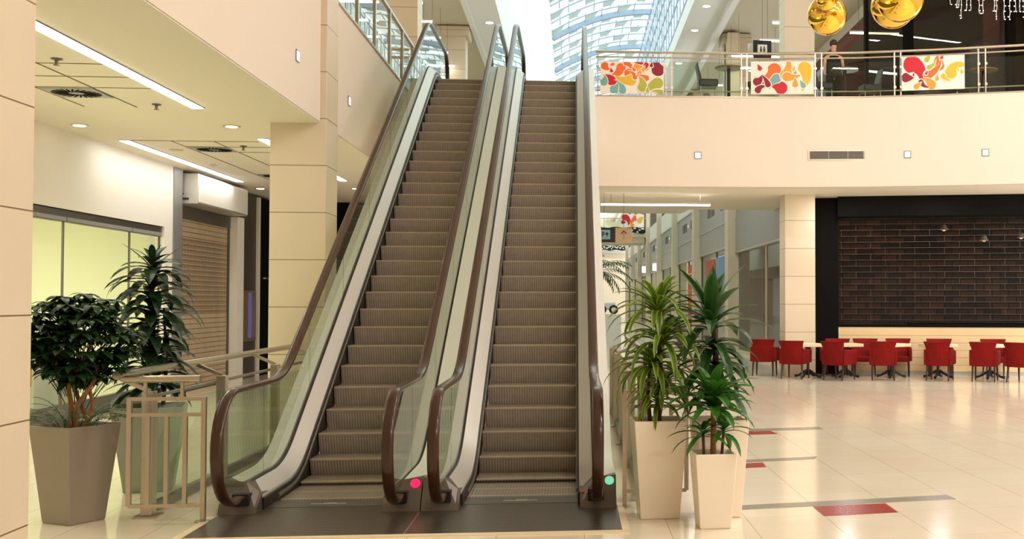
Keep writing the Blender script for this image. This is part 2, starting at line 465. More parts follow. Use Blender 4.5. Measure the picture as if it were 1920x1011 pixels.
mb = MB(); mb.box(-3.46, -3.3, 24, 130, 10.9, 11.02)
struct(mb, 'trim_soffit_beam', 'skylight_white')
# hall enclosure
mb = MB(); mb.box(-12, 15, -10.2, -10, 0, 11.4); struct(mb, 'wall_south', 'plaster_pink')
mb = MB(); mb.box(14.4, 14.6, -10, 20.5, 0, 11.4); struct(mb, 'wall_east', 'plaster_pink')
mb = MB(); mb.box(14.6, 14.8, 20.5, 60, 4.3, 11.2); struct(mb, 'wall_east_upper', 'plaster_pink')
mb = MB(); mb.box(-12.2, -12, -10, 130, 0, 11.2); struct(mb, 'wall_west', 'plaster_white')
mb = MB(); mb.box(-12, 15, 130, 130.2, 0, 11.2); struct(mb, 'wall_north', 'facade_beige')
# pillars
def pillar(x0, x1, y0, y1, z0, z1, name='pillar', m='stone_pillar', cap=False):
    mb = MB(); mb.box(x0, x1, y0, y1, z0, z1)
    if cap: mb.box(x0-.12, x1+.12, y0-.12, y1+.12, z1-.38, z1-.05)
    return struct(mb, name, m, bevel=.008)
pillar(-4.13, -3.38, 6.7, 7.45, 0, 11)
pillar(-4.17, -3.41, 16.0, 16.74, 0, 11)
pillar(-4.26, -3.42, 25.1, 25.85, 6.2, 11)
pillar(-4.45, -3.62, 38.2, 39.0, 6.2, 11, cap=True)
pillar(-4.45, -3.62, 51.0, 51.8, 6.2, 11, cap=True)
pillar(4.925, 5.645, 26.05, 26.75, 0, 4.3)
pillar(4.925, 5.645, 26.05, 26.75, 6.05, 11)
pillar(5.2, 5.98, 38.4, 39.2, 6.05, 11, cap=True)
pillar(5.2, 5.98, 50.0, 50.8, 6.05, 11, cap=True)

# skylight: ribbed glass vault with louvre blades, clerestory on the cafe side
def arc(t):   # t 0..1 across
    x = -1.1 + 5.0*t; z = 15.2 + 1.5*t + .38*math.sin(PI*t)**.9
    return x, z
mb = MB()
ys = [34 + 1.6*i for i in range(52)]
NS = 6
for j, y in enumerate(ys):
    thick = (j % 5 == 0)
    w, hgt = (.30, .26) if thick else (.06, .06)
    mb.mi = 0
    for i in range(12):
        x0, z0 = arc(i/12); x1, z1 = arc((i+1)/12)
        mb.bar((x0, y, z0), (x1, y, z1), w, hgt)
    if y > 105: continue
    for i in range(NS):
        x0, z0 = arc((i+.5*(j % 2))/NS)
        if i+.5*(j % 2) < NS: mb.bar((x0, y, z0+.1), (x0, y+1.6, z0+.1), .045, .05)
    mb.mi = 1
    for i in range(NS):
        if (i + j) % 2 == 0:
            x0, z0 = arc(i/NS); x1, z1 = arc(min(1, (i+.8)/NS)); x2, z2 = arc(min(1, (i+.5)/NS))
            mb.add([(x0, y+.1, z0+.02), (x1, y+.1, z1+.02), (x2, y+.62, z2-.12), (x0, y+.62, z0-.12),
                    (x0, y+.1, z0+.04), (x1, y+.1, z1+.04), (x2, y+.62, z2-.10), (x0, y+.62, z0-.10)],
                   [(0,1,2,3),(7,6,5,4),(0,4,5,1),(1,5,6,2),(2,6,7,3),(3,7,4,0)])
struct(mb, 'roof_skylight_frame', ['steel_blue', 'louvre'])
mb = MB()
pts = [arc(i/12) for i in range(13)]
mb.prism([(x, z+.2) for x, z in pts] + [(x, z+.22) for x, z in pts][::-1], 1, 24, 117)
struct(mb, 'window_1', 'glass_clear', smooth=30)
mb = MB()
for k in range(70):
    y = 30 + k*1.25; mb.box(3.875, 3.925, y-.022, y+.022, 11.5, 16.8)
for k in range(6): mb.box(3.87, 3.93, 24, 117, 12.2+k*.85, 12.23+k*.85)
for k in range(32):
    y = 30 + k*2.5; mb.bar((3.82, y, 11.6), (3.82, y+3.0, 16.6), .03, .04)
struct(mb, 'window_2_frame', 'steel_blue')
mb = MB(); mb.box(3.895, 3.905, 24, 117, 11.5, 16.8); struct(mb, 'window_2', 'glass_clear')
mb = MB(); mb.box(-1.2, 4, 117, 117.2, 11, 17); struct(mb, 'wall_skylight_end', 'skylight_white')

# ------------------------------------------------------------------ escalators
D, RI = .367, .2094
def lip(n):
    y = 11.51 + n*D; z = .2094 + n*RI
    if n == -1: z = .046
    if n <= -2: z = .007
    if z > ZT: z = ZT
    if n == 27: z = 5.845
    if n == 28: z = 6.0
    return y, min(z, ZT)
def base_path(dz, y0, y1, n=8):
    return fillet([(y0, dz), (YB, dz), (YT, ZT+dz), (y1, ZT+dz)], 1.5, n)
def escalator(cx, label, led, ledmat, ledname, xl, xr):
    root = thing('escalator', label, 'escalator', (cx, 9.75, 0))
    hw = .4825
    for n in range(-4, 31):
        y, z = lip(n); yp, zp = lip(n-1); dz = max(z-zp, .0)
        mb = MB(); b0 = z-dz-.03
        # profile from the nose: riser leans back, tread runs to the next riser
        prof = [(y-.004, z), (y-.006, z-.014), (y+.022, z-dz*.45-.01), (y+.075, b0), (y+D+.02, b0), (y+D+.02, z)]
        mb.prism(prof[1:5] + [(y+D+.02, z), (y+.022, z)], 0, cx-hw, cx+hw)
        for i, f in enumerate(mb.f):
            ys_ = [mb.v[k][2] for k in f]
            mb.m[i] = 1 if min(ys_) > z-.001 else 0
        mb.mi = 2; mb.prism([(y-.008, z+.001), (y-.008, z-.013), (y+.022, z-.006), (y+.022, z+.002)], 0, cx-hw, cx+hw)
        mb.build('step', ['step_riser', 'step_tread', 'step_lip'], root)
    for s, (inner, outer) in ((-1, (0, 0)), (1, (0, 0))):
        X = cx + s*.65
        # handrail: newel loop, flat, incline, flat, newel loop
        cy, cz, r = 9.55, .585, .455
        low = [(9.93, .130), (9.80, .128)] + [(cy + r*math.cos(a), cz + r*math.sin(a)) for a in [R(t) for t in range(-78, -271, -12)]]
        mid = fillet([(cy, 1.04), (YB-.05, 1.04), (YT-.05, ZT+1.04), (24.45, ZT+1.04)], 1.5, 9)
        hi = [(24.45 + r*math.cos(R(t)), ZT+.585 + r*math.sin(R(t))) for t in range(78, -120, -14)]
        path = low + mid + hi
        mb = MB(); k = len(path); nn = 14; vs = []
        for i, (y, z) in enumerate(path):
            a = Vector(path[max(i-1, 0)]); b = Vector(path[min(i+1, k-1)]); t = (b-a).normalized(); nrm = (-t.y, t.x)
            for j in range(nn):
                c, sn = math.cos(2*PI*j/nn), math.sin(2*PI*j/nn)
                ex = .047*math.copysign(abs(c)**.7, c); en = .024*math.copysign(abs(sn)**.8, sn)
                vs.append((X+ex, y+nrm[0]*en, z+nrm[1]*en))
        fs = [(i*nn+j, i*nn+(j+1)%nn, (i+1)*nn+(j+1)%nn, (i+1)*nn+j) for i in range(k-1) for j in range(nn)]
        mb.add(vs, fs + [tuple(range(nn)), tuple((k-1)*nn+j for j in range(nn))])
        mb.build('handrail', 'handrail_brown', root, smooth=60)
        # glass balustrade in separate panels
        def up(y):
            pts = mid
            for (a, za), (b, zb) in zip(pts, pts[1:]):
                if a <= y <= b: return za + (zb-za)*(y-a)/max(b-a, 1e-6)
            return mid[-1][1]
        dk = base_path(.20, 9.6, 24.9)
        def dn(y):
            for (a, za), (b, zb) in zip(dk, dk[1:]):
                if a <= y <= b: return za + (zb-za)*(y-a)/max(b-a, 1e-6)
            return dk[-1][1] if y > 20 else .2
        cuts = [9.62, 10.45, 12.2, 13.9, 15.6, 17.3, 19.0, 20.7, 22.6, 24.4]
        for c0, c1 in zip(cuts, cuts[1:]):
            g = .006; yy = [c0+g+(c1-c0-2*g)*i/10 for i in range(11)]
            outl = [(y, up(y)) for y in yy]
            if c0 == cuts[0]: outl = [p for p in low if p[1] > .2] + outl[1:]
            if c1 == cuts[-1]: outl = outl + [p for p in hi if p[1] > ZT+.22]
            outl += [(y, dn(y)) for y in yy[::-1]]
            mb = MB(); mb.prism(outl, 0, X-.006, X+.006); mb.build('glass_panel', 'glass_esc', root)
        def o(v): return cx + s*v
        P = base_path(0, 9.9, 24.7, 10)
        mb = MB(); mb.ext(P, [(o(.508), .105), (o(.508), .135), (o(.632), .225), (o(.632), .19)]); mb.build('inner_deck', 'alu_deck', root, smooth=40)
        mb = MB(); mb.ext(P, [(o(.632), .19), (o(.632), .236), (o(.668), .236), (o(.668), .19)]); mb.build('glass_channel', 'skirt_black', root, smooth=40)
        mb = MB(); mb.ext(P, [(o(.668), .20), (o(.668), .25), (o(.826), .25), (o(.826), .16), (o(.80), .16), (o(.80), .20)]); mb.build('outer_deck', 'alu_outer', root, smooth=40)
        P2 = base_path(0, 9.9, 24.7, 10)
        mb = MB(); mb.ext(P2, [(o(.495), -.26), (o(.495), .105), (o(.512), .115), (o(.512), -.26)]); mb.build('skirt_panel', 'skirt_black', root, smooth=40)
        P3 = base_path(0, 10.35, 24.0, 10)
        mb = MB(); mb.ext(P3, [(o(.482), .045), (o(.482), .062), (o(.496), .075), (o(.496), .03)]); mb.build('brush_guard', 'alu_dark', root, smooth=40)
        # outer cladding, closed down to the floor at the foot
        mb = MB(); vs = []
        P4 = base_path(0, 9.95, 24.7, 10)
        for y, z in P4:
            vs += [(o(.80), y, max(0.003, z-1.05)), (o(.80), y, z+.2), (o(.822), y, z+.2), (o(.822), y, max(0.003, z-1.05))]
        kk = len(P4)
        fs = [(i*4+j, i*4+(j+1)%4, (i+1)*4+(j+1)%4, (i+1)*4+j) for i in range(kk-1) for j in range(4)] + [(0,1,2,3), tuple((kk-1)*4+j for j in range(4))]
        mb.add(vs, fs); mb.build('side_cladding', 'plaster_white', root)
        # newel base: sloped metal cap around the handrail inlet
        mb = MB()
        cols = [(.512, .150), (.535, .158), (.64, .245), (.822, .262)]
        vs = []
        for ov, zt in cols:
            vs += [(o(ov), 9.70, .004), (o(ov), 9.74, .06), (o(ov), 9.90, zt), (o(ov), 10.25, zt-.02), (o(ov), 10.25, .004)]
        fs = [(i*5+j, i*5+(j+1)%5, (i+1)*5+(j+1)%5, (i+1)*5+j) for i in range(3) for j in range(5)] + [(0,1,2,3,4), (15,16,17,18,19)]
        mb.add(vs, fs); nb = mb.build('newel_base', 'base_metal', root)
        mb = MB(); mb.box(o(.645)-.068, o(.645)+.068, 9.735, 9.86, .075, .165); mb.build('handrail_inlet', 'black_rubber', nb)
        if led == s:
            mb = MB(); q = Vector((cx + s*.765, 9.86, .215)); d = Vector((0, -.78, .62)); u = Vector((1, 0, 0)); w = d.cross(u)
            ring = [q + (u*math.cos(2*PI*i/18) + w*math.sin(2*PI*i/18))*.040 for i in range(18)]
            mb.add(ring + [p + d*.012 for p in ring], [tuple(range(18)), tuple(range(18, 36))] + [(i, (i+1)%18, 18+(i+1)%18, 18+i) for i in range(18)])
            tag(mb.build('indicator_light', ledmat, nb), ledname)
            if ledmat == 'led_green':
                mb = MB(); mb.ball((cx + .535, 9.84, .125), .016); tag(mb.build('emergency_button', 'print_coral', nb), 'small red stop button')
    # underside of the truss
    mb = MB(); vs = []
    P4 = [p for p in base_path(0, 9.95, 24.7, 10) if p[1] > 1.1]
    for y, z in P4: vs += [(cx-.80, y, z-1.05), (cx-.80, y, z-1.02), (cx+.80, y, z-1.02), (cx+.80, y, z-1.05)]
    kk = len(P4)
    mb.add(vs, [(i*4+j, i*4+(j+1)%4, (i+1)*4+(j+1)%4, (i+1)*4+j) for i in range(kk-1) for j in range(4)] + [(0,1,2,3), tuple((kk-1)*4+j for j in range(4))])
    mb.build('truss_soffit', 'plaster_white', root)
    # foot: comb plate and landing plates
    mb = MB(); mb.box(cx-.50, cx+.50, 9.98, 10.30, .001, .012)
    for k in range(33): mb.box(cx-.48+k*.03, cx-.467+k*.03, 10.30, 10.36, .002, .010)
    cp = mb.build('comb_plate', 'base_metal', root)
    mb = MB(); mb.box(cx-.16, cx+.14, 10.10, 10.125, .012, .015); mb.box(cx-.05, cx+.05, 10.125, 10.155, .012, .015)
    mb.build('maker_plate', 'alu', cp)
    mb = MB(); mb.box(xl+.006, xr-.006, 8.76, 9.975, .001, .009); mb.build('landing_plate', 'landing_ribs', root)
    mb = MB(); mb.box(cx-.5, cx+.5, 22.4, 24.6, ZT-.01, ZT+.005); mb.build('landing_plate', 'landing_ribs', root)
    return root
escalator(-2.1025, 'escalator with the red lamp on its newel base, next to the steel barrier', 1, 'led_red', 'glowing red direction lamp', -2.9, -1.277)
re_ = escalator(-.45, 'escalator with the green lamp on its newel base, next to the tall planters', 1, 'led_green', 'pale green direction lamp', -1.277, .38)
mb = MB(); mb.box(.38, .44, 8.69, 9.9, 0, .012); mb.box(-2.9, .38, 8.69, 8.755, 0, .012); mb.box(-2.96, -2.9, 8.69, 9.6, 0, .012)
struct(mb, 'trim_floor_frame', 'table_cream')

# ------------------------------------------------------------------ glass railings beside the escalators
def side_rail(px, side, y0, ylist, yend, label):
    root = thing('glass_railing', label, 'railing', (px, y0, 0))
    hx = px + side*.245
    mb = MB(); mb.tube([(hx, y0-.02, 1.165), (hx, yend, 1.165)], .034, 14); mb.build('handrail', 'brushed_steel', root, smooth=40)
    for y in ylist:
        mb = MB(); mb.box(px-.045, px+.045, y-.055, y+.055, .015, 1.03)
        p = mb.build('post', 'brushed_steel', root, bevel=.004)
        mb = MB(); mb.box(px-.09, px+.09, y-.1, y+.1, 0, .015); mb.build('base_plate', 'brushed_steel', p)
        mb = MB(); mb.bar((px, y, 1.03), (hx, y, 1.14), .045, .03); mb.build('bracket', 'brushed_steel', p)
    mb = MB(); mb.tube([(px+side*.07, y0+.1, .965), (px+side*.07, yend, .965)], .016, 8); mb.build('mid_rail', 'alu_dark', root, smooth=40)
    for a, b in zip(ylist, ylist[1:]):
        mb = MB(); mb.box(px-.006, px+.006, a+.075, b-.075, .10, .89); mb.build('glass_panel', 'glass_clear', root)
        mb = MB(); mb.box(px-.03, px+.03, a+.06, b-.06, .02, .10); mb.build('base_channel', 'alu_dark', root)
    return root
side_rail(-3.475, -1, 9.68, [9.72, 11.66, 13.66, 15.6], 15.9, 'steel and glass railing running back from the bronze planter to the stone pillar')
side_rail(.62, 1, 10.1, [10.15, 12.1, 14.05, 16.0, 17.95], 18.4, 'steel and glass railing behind the pair of tall beige planters')
def barrier(x0, x1, y, px, label):
    root = thing('barrier', label, 'barrier', (px, y, 0))
    mb = MB(); mb.tube([(x0-.04, y, 1.147), (x1-.03, y, 1.147)], .03, 14); mb.build('handrail', 'brushed_steel', root, smooth=40)
    for z in (.988, .862, .135):
        mb = MB(); mb.bar((x0, y, z), (x1, y, z), .03, .03); mb.build('crossbar', 'brushed_steel', root)
    for x, z0, z1 in ((px, .012, 1.0), ((x0 if px == x1 else x1), .135, 1.0)):
        mb = MB(); mb.box(x-.018, x+.018, y-.018, y+.018, z0, z1); mb.build('post', 'brushed_steel', root)
    for k in range(1, 4):
        x = x0 + (x1-x0)*k/4; mb = MB(); mb.box(x-.016, x+.016, y-.016, y+.016, .15, .85); mb.build('baluster', 'brushed_steel', root)
    for x in (x0+.12, x1-.17):
        mb = MB(); mb.box(x-.012, x+.012, y-.012, y+.012, 1.0, 1.12); mb.build('stanchion', 'brushed_steel', root)
    mb = MB(); mb.lathe([(.06, 0), (.06, .012), (.03, .014)], (px, y, 0), 16); mb.build('foot_plate', 'brushed_steel', root)
barrier(-3.53, -2.955, 9.446, -2.955, 'short steel barrier with three balusters beside the escalator with the red lamp')
barrier(.445, .98, 9.80, .445, 'short steel barrier standing behind the tall beige planters')

# ------------------------------------------------------------------ planters
def pot(root, base, top, h, m, rot=0.):
    mb = MB(); vs = []
    rings = [(base/2*.97, 0), (base/2, .012), (top/2, h), (top/2-.018, h), (top/2-.03, h-.07)]
    for r, z in rings: vs += [(-r, -r, z), (r, -r, z), (r, r, z), (-r, r, z)]
    fs = [(i*4+j, i*4+(j+1)%4, (i+1)*4+(j+1)%4, (i+1)*4+j) for i in range(4) for j in range(4)] + [(3,2,1,0), (16,17,18,19)]
    mb.add(vs, fs); p = mb.build('pot', m, root, world=False, bevel=.006)
    mb = MB(); r = top/2-.032; mb.box(-r, r, -r, r, h-.08, h-.05); mb.build('soil', 'soil', root, world=False)
def straps(mb, p, n, L, W, e0, e1, dr0, dr1, az0=0., fold=.25, seg=6, jit=.15, pw=.6):
    for k in range(n):
        t = k/max(1, n-1); az = az0 + k*2.39996 + random.uniform(-jit, jit)
        el = e0 + (e1-e0)*t + random.uniform(-.12, .12); l = L*random.uniform(.8, 1.1)*(0.75+.35*min(1, t*1.6))
        q = Vector(p) + Vector((0, 0, -t*.06))
        mb.leaf(q, az, el, l, W*random.uniform(.85, 1.1), dr0+(dr1-dr0)*t, seg, fold, pw)
# bronze pot with umbrella tree
t = thing('potted_umbrella_tree', 'bushy umbrella tree with braided stems in a square bronze planter', 'potted plant', (-4.0, 9.58, 0), R(-30.6), 'planters around the escalators')
pot(t, .325, .475, .78, 'bronze_pot')
t1 = t
mb = MB()
for k in range(5):
    a = k*2*PI/5; pts = []
    for i in range(9):
        u = i/8; rr = .05+.05*math.sin(u*PI*2+k)+.10*u
        pts.append((rr*math.cos(a+u*2.6), rr*math.sin(a+u*2.6), .70+u*.72))
    mb.tube(pts, [.020-.008*i/8 for i in range(9)], 7)
mb.build('stem', 'bark', t, world=False, smooth=60)
mb = MB()
for k in range(210):
    # points in a flattened dome
    while True:
        x, y, z = (random.uniform(-1, 1) for _ in range(3))
        if .25 < x*x+y*y+z*z < 1: break
    c = Vector((x*.43, y*.43, 1.46 + z*.38))
    az0 = random.uniform(0, 6.3); nl = random.choice((6, 7, 8))
    for i in range(nl):
        mb.leaf(c, az0+i*2*PI/nl, random.uniform(-.1, .25), random.uniform(.12, .165), .064, random.uniform(.7, 1.3), 4, .18, .8, .05)
    if k % 2 == 0: mb.tube([c, (c.x*.4, c.y*.4, c.z-.25)], .004, 4)
mb.build('foliage', 'leaf_umbrella', t, world=False, uv=True)
mb = MB()
for k in range(44):
    a = k*2.4; r0 = random.uniform(.05, .20); L = random.uniform(.28, .42); el = random.uniform(.9, 1.4)
    p = Vector((r0*math.cos(a), r0*math.sin(a), .73))
    for i in range(9):
        d = Vector((math.cos(el)*math.cos(a), math.cos(el)*math.sin(a), math.sin(el))); q = p + d*(L/9)
        mb.tube([p, q], .0025, 3); p = q; el -= .16
        if i > 1:
            for s in (-1, 1): mb.leaf(p, a+s*.9, el*.4, .075*(1-.05*i), .011, .5, 3, .1)
mb.build('fern_underplanting', 'leaf_palm', t, world=False, uv=True)
# grey-green pot with tall dark dracaena
t = thing('potted_dracaena', 'tall dark-leaved dracaena in a grey-green planter behind the glass railing', 'potted plant', (-3.97, 11.13, 0), R(14), 'planters around the escalators')
pot(t, .41, .62, .79, 'pot_green_grey')
mb = MB(); mb.tube([(0, 0, .72), (.01, .01, 1.4), (0, -.01, 2.15)], [.03, .024, .012], 8); mb.tube([(.1, .04, .72), (.13, .05, 1.2), (.1, .03, 1.7)], [.02, .016, .01], 7)
mb.build('stem', 'bark_dark', t, world=False, smooth=60)
mb = MB()
for i in range(13):
    z = .98 + i*.093
    straps(mb, (0, 0, z), 10, .50 if i < 10 else .44, .120, .55, .1, 1.0, 1.5, i*1.1, .2, pw=.75)
straps(mb, (0, 0, 2.16), 9, .26, .07, 1.25, .5, .4, 1.2, 0, .2)
for a, L in ((2.6, .42), (.35, .46), (.5, .40)): mb.leaf((0, 0, 2.08), a, .75, L, .03, .3, 6, .2)
for i in range(5): straps(mb, (.12, .05, 1.0+i*.16), 7, .28, .06, .5, -.1, 1., 1.3, i)
mb.build('foliage', 'leaf_dark', t, world=False, uv=True)
# tall beige pot with lemon-striped dracaena
t = thing('potted_lime_dracaena', 'lime and yellow striped dracaena in a tall beige planter beside the escalator handrail', 'potted plant', (.70, 9.36, 0), R(3), 'planters around the escalators')
pot(t, .32, .435, .80, 'pot_beige')
mb = MB(); mb.tube([(0, 0, .73), (.02, 0, 1.2), (0, .02, 1.66)], [.028, .022, .014], 8); mb.tube([(-.06, .03, .73), (-.08, .04, 1.0), (-.06, .04, 1.3)], [.02, .016, .01], 7)
mb.build('stem', 'bark_dark', t, world=False, smooth=60)
mb = MB()
straps(mb, (0, 0, 1.68), 38, .50, .062, 1.45, .45, .9, 2.2, 0, .35, 8)
straps(mb, (.03, -.05, 1.46), 38, .48, .062, 1.1, .2, 1.1, 2.1, 1, .35, 8)
straps(mb, (-.05, -.04, 1.27), 36, .44, .058, .9, .1, 1.2, 2.0, 2, .35, 8)
straps(mb, (.05, -.03, 1.10), 28, .36, .052, .7, .0, 1.2, 1.8, .5, .35, 8)
straps(mb, (-.02, -.06, .97), 18, .30, .045, .6, .0, 1.2, 1.7, 1.5, .35, 8)
mb.build('foliage', 'leaf_lemon', t, world=False, uv=True)
# second tall beige pot: corn plant with broad upright top leaves
t = thing('potted_corn_plant', 'tallest corn plant with broad upright top leaves, planter half hidden by the shorter one', 'potted plant', (1.207, 9.36, 0), R(3), 'planters around the escalators')
pot(t, .32, .435, .80, 'pot_beige')
mb = MB(); mb.tube([(0, 0, .73), (-.02, .02, 1.3), (-.06, .0, 1.8)], [.034, .026, .016], 8)
mb.build('stem', 'bark_dark', t, world=False, smooth=60)
mb = MB()
straps(mb, (-.07, 0, 1.66), 10, .50, .125, 1.4, .95, .2, .8, .3, .3, 7, pw=.75)
straps(mb, (-.06, 0, 1.58), 18, .50, .10, .8, .3, .8, 1.6, 1, .3, 7)
straps(mb, (-.05, 0, 1.42), 18, .46, .09, .5, .0, 1.0, 1.6, 2, .3, 7)
straps(mb, (-.04, 0, 1.26), 18, .42, .085, .4, -.1, 1.0, 1.5, .2, .3, 7)
straps(mb, (-.02, 0, 1.08), 16, .38, .08, .3, -.1, 1.0, 1.4, .9, .3, 7)
mb.build('foliage', 'leaf_mid', t, world=False, uv=True)
# short beige pot
t = thing('potted_cane_plant', 'bushy bright green cane plant in the shortest beige planter', 'potted plant', (1.10, 8.885, 0), R(3), 'planters around the escalators')
pot(t, .245, .33, .585, 'pot_beige')
mb = MB(); mb.tube([(0, 0, .52), (.005, 0, .80), (0, 0, .97)], [.024, .022, .02], 9)
tag(mb.build('cane', 'bark', t, world=False, smooth=60), 'thick orange-brown cane')
mb = MB(); mb.tube([(.07, .01, .52), (.085, .0, .75)], .012, 6); mb.tube([(-.07, .01, .52), (-.08, .0, .74)], .012, 6); mb.build('stem', 'bark_dark', t, world=False, smooth=60)
mb = MB()
straps(mb, (0, 0, 1.05), 26, .38, .085, 1.25, .3, .5, 1.3, 0, .3)
straps(mb, (0, 0, .96), 22, .38, .078, .7, .1, .8, 1.3, 1, .3)
straps(mb, (.085, -.01, .78), 14, .26, .05, .9, .0, .7, 1.3, 1.4, .3)
straps(mb, (-.08, -.01, .76), 15, .28, .05, .9, -.1, .7, 1.2, .4, .3)
mb.build('foliage', 'leaf_bright', t, world=False, uv=True)

# ------------------------------------------------------------------ floor inlays
def inlay(name, pts, m, label, grp):
    mb = MB(); mb.prism(pts, 2, .0005, .0025); solo(mb, name, m, label, 'floor inlay', grp)
inlay('inlay_strip', [(1.41, 9.545), (3.41, 9.87), (3.40, 10.09), (1.41, 9.74)], 'tile_grey', 'longest grey strip inlaid in the floor, nearest the beige planters', 'grey floor strips')
inlay('inlay_strip', [(1.45, 12.2), (2.69, 12.5), (2.77, 12.7), (1.45, 12.4)], 'tile_grey', 'middle grey floor strip in front of the smallest square red inlay', 'grey floor strips')
inlay('inlay_strip', [(1.9, 15.15), (3.44, 15.36), (3.43, 15.64), (1.9, 15.42)], 'tile_grey', 'farthest grey floor strip, next to the cafe tables side', 'grey floor strips')
inlay('inlay_tile', [(2.06, 9.20), (2.715, 9.305), (2.72, 9.72), (2.06, 9.63)], 'tile_red', 'large red floor inlay touching the longest grey strip', 'red floor inlays')
inlay('inlay_tile', [(1.55, 11.85), (2.05, 11.95), (2.07, 12.28), (1.55, 12.18)], 'tile_red', 'red floor inlay beside the middle grey strip', 'red floor inlays')
inlay('inlay_tile', [(2.05, 14.80), (2.715, 14.88), (2.68, 15.24), (2.05, 15.15)], 'tile_red', 'farthest red floor inlay beside the farthest grey strip', 'red floor inlays')

# ------------------------------------------------------------------ west side: shop front, shutter, ceiling fittings
mb = MB()
mb.box(-7.62, -7.32, 4, 21.08, 3.1, 4.25); mb.box(-7.62, -7.32, 21.08, 21.5, 0, 4.25); mb.box(-7.62, -7.32, -10, 4, 0, 4.25)
struct(mb, 'wall_shop', 'plaster_white')
mb = MB(); mb.box(-7.62, -7.36, 21.5, 22.12, 0, 4.235); mb.box(-7.36, -7.30, 21.5, 21.95, 0, 4.235); struct(mb, 'wall_grey_column', 'grey_column')
mb = MB(); mb.box(-7.62, -7.45, 22.12, 25.95, 3.35, 4.235); mb.box(-7.62, -7.42, 25.95, 29, 0, 4.235); struct(mb, 'wall_grey', 'grey_dark')
mb = MB(); mb.box(-7.46, -7.30, 25.45, 25.95, 0, 3.6); mb.box(-7.44, -7.36, 27.35, 27.5, 0, 4.2); struct(mb, 'trim_3', 'plaster_white')
mb = MB()
for z0, z1 in ((2.92, 3.09), (0, .27)): mb.box(-7.45, -7.36, 8, 21.06, z0, z1)
w = struct(mb, 'window_3', 'alu_dark')
mb = MB(); mb.box(-7.47, -7.345, 8, 21.07, 3.09, 3.115); mb.build('shadow_gap', 'shop_black', w)
for a, b in ((8, 14.2), (14.2, 17.23), (17.23, 19.7), (19.7, 21.06)):
    mb = MB(); mb.box(-7.41, -7.40, a+.012, b-.012, .27, 2.92); mb.build('pane', 'glass_store', w)
    mb = MB(); mb.box(-7.42, -7.39, b-.010, b+.010, .27, 2.92); mb.build('joint', 'grey_dark', w)
    mb = MB(); mb.box(-7.36, -7.35, a+.02, b-.02, 2.93, 2.99); mb.build('clamp_rail', 'grey_panel', w)
# the lit shop behind the glass
mb = MB(); mb.box(-11.4, -11.2, 6, 21.3, 0, 3.3); mb.box(-11.2, -7.63, 21.2, 21.35, 0, 3.3); mb.box(-11.2, -7.63, 5.9, 6.0, 0, 3.3); struct(mb, 'wall_shop_back', 'store_wall')
mb = MB(); mb.box(-11.2, -7.63, 6, 21.2, 3.3, 3.4); struct(mb, 'ceiling_shop', 'plaster_white')
t = thing('storage_cabinet', 'white cabinet with orange doors inside the bright shop behind the glass', 'cabinet', (-8.6, 17.2, 0))
mb = MB(); mb.box(-8.9, -8.3, 15.6, 18.4, 0, 1.25); mb.build('body', 'store_white', t)
for y in (15.66, 16.6, 17.55):
    mb = MB(); mb.box(-8.3, -8.28, y, y+.72, .45, 1.1); tag(mb.build('door', 'orange', t), 'orange cabinet door')
t = thing('equipment_locker', 'tall pale grey locker inside the bright shop, behind the bronze planter', 'locker', (-8.5, 19.3, 0))
mb = MB(); mb.box(-8.75, -8.2, 19.0, 19.55, .0, 1.5); mb.build('body', 'grey_panel', t)
mb = MB(); mb.box(-8.2, -8.19, 19.03, 19.52, .1, 1.45); mb.build('door', 'alu', t)
# roller shutter
t = thing('roller_shutter', 'closed perforated roller shutter beneath the blank white sign box', 'roller shutter', (-7.5, 23.8, 0))
mb = MB()
for k in range(35):
    z = .02+k*.1; mb.box(-7.53, -7.50, 22.14, 25.42, z, z+.092); mb.box(-7.52, -7.505, 22.14, 25.42, z+.09, z+.1)
mb.build('curtain', 'shutter_slats', t)
mb = MB(); mb.box(-7.54, -7.46, 25.40, 25.45, 0, 3.5); mb.build('guide_rail', 'alu_dark', t)
mb = MB(); mb.box(-7.54, -7.46, 22.12, 22.16, 0, 3.5); mb.build('guide_rail', 'alu_dark', t)
t = thing('sign_box', 'blank white sign box mounted above the roller shutter', 'sign box', (-7.2, 23.6, 3.6))
mb = MB(); mb.box(-7.45, -7.04, 22.02, 25.25, 3.60, 4.17); mb.build('housing', 'alu', t, bevel=.01)
mb = MB(); mb.box(-7.04, -7.02, 22.06, 25.2, 3.63, 4.14); mb.build('face', 'sign_white', t)
mb = MB(); mb.box(-7.33, -7.21, 22.005, 22.018, 3.67, 3.71); tag(mb.build('badge', 'sign_black', t), 'small dark badge')
mb = MB(); mb.tube([(-7.3, 22.02, 3.78), (-7.34, 21.97, 3.80), (-7.36, 21.96, 3.86)], .008, 6); mb.build('cable', 'black_rubber', t)
t = thing('wall_kiosk', 'narrow wall terminal with a lit purple niche on the dark grey wall', 'terminal', (-7.4, 26.6, .9))
mb = MB(); mb.box(-7.41, -7.30, 26.15, 26.32, .85, 2.0); mb.box(-7.41, -7.30, 26.9, 26.95, .85, 2.0); mb.box(-7.41, -7.30, 26.32, 26.9, .85, .92); mb.box(-7.41, -7.3, 26.32, 26.9, 1.95, 2.0); mb.build('frame', 'screen_frame', t)
mb = MB(); mb.box(-7.41, -7.38, 26.32, 26.9, .92, 1.95); mb.build('screen', 'kiosk_purple', t)
mb = MB(); mb.box(-7.43, -7.36, 27.5, 29, 0, 4.2); d1 = struct(mb, 'door_1', 'shop_black')
mb = MB(); mb.tube([(-7.34, 27.7, 2.3), (-7.30, 27.7, 2.3), (-7.30, 28.2, 2.3), (-7.34, 28.2, 2.3)], .02, 8); mb.build('door_handle', 'brushed_steel', d1)

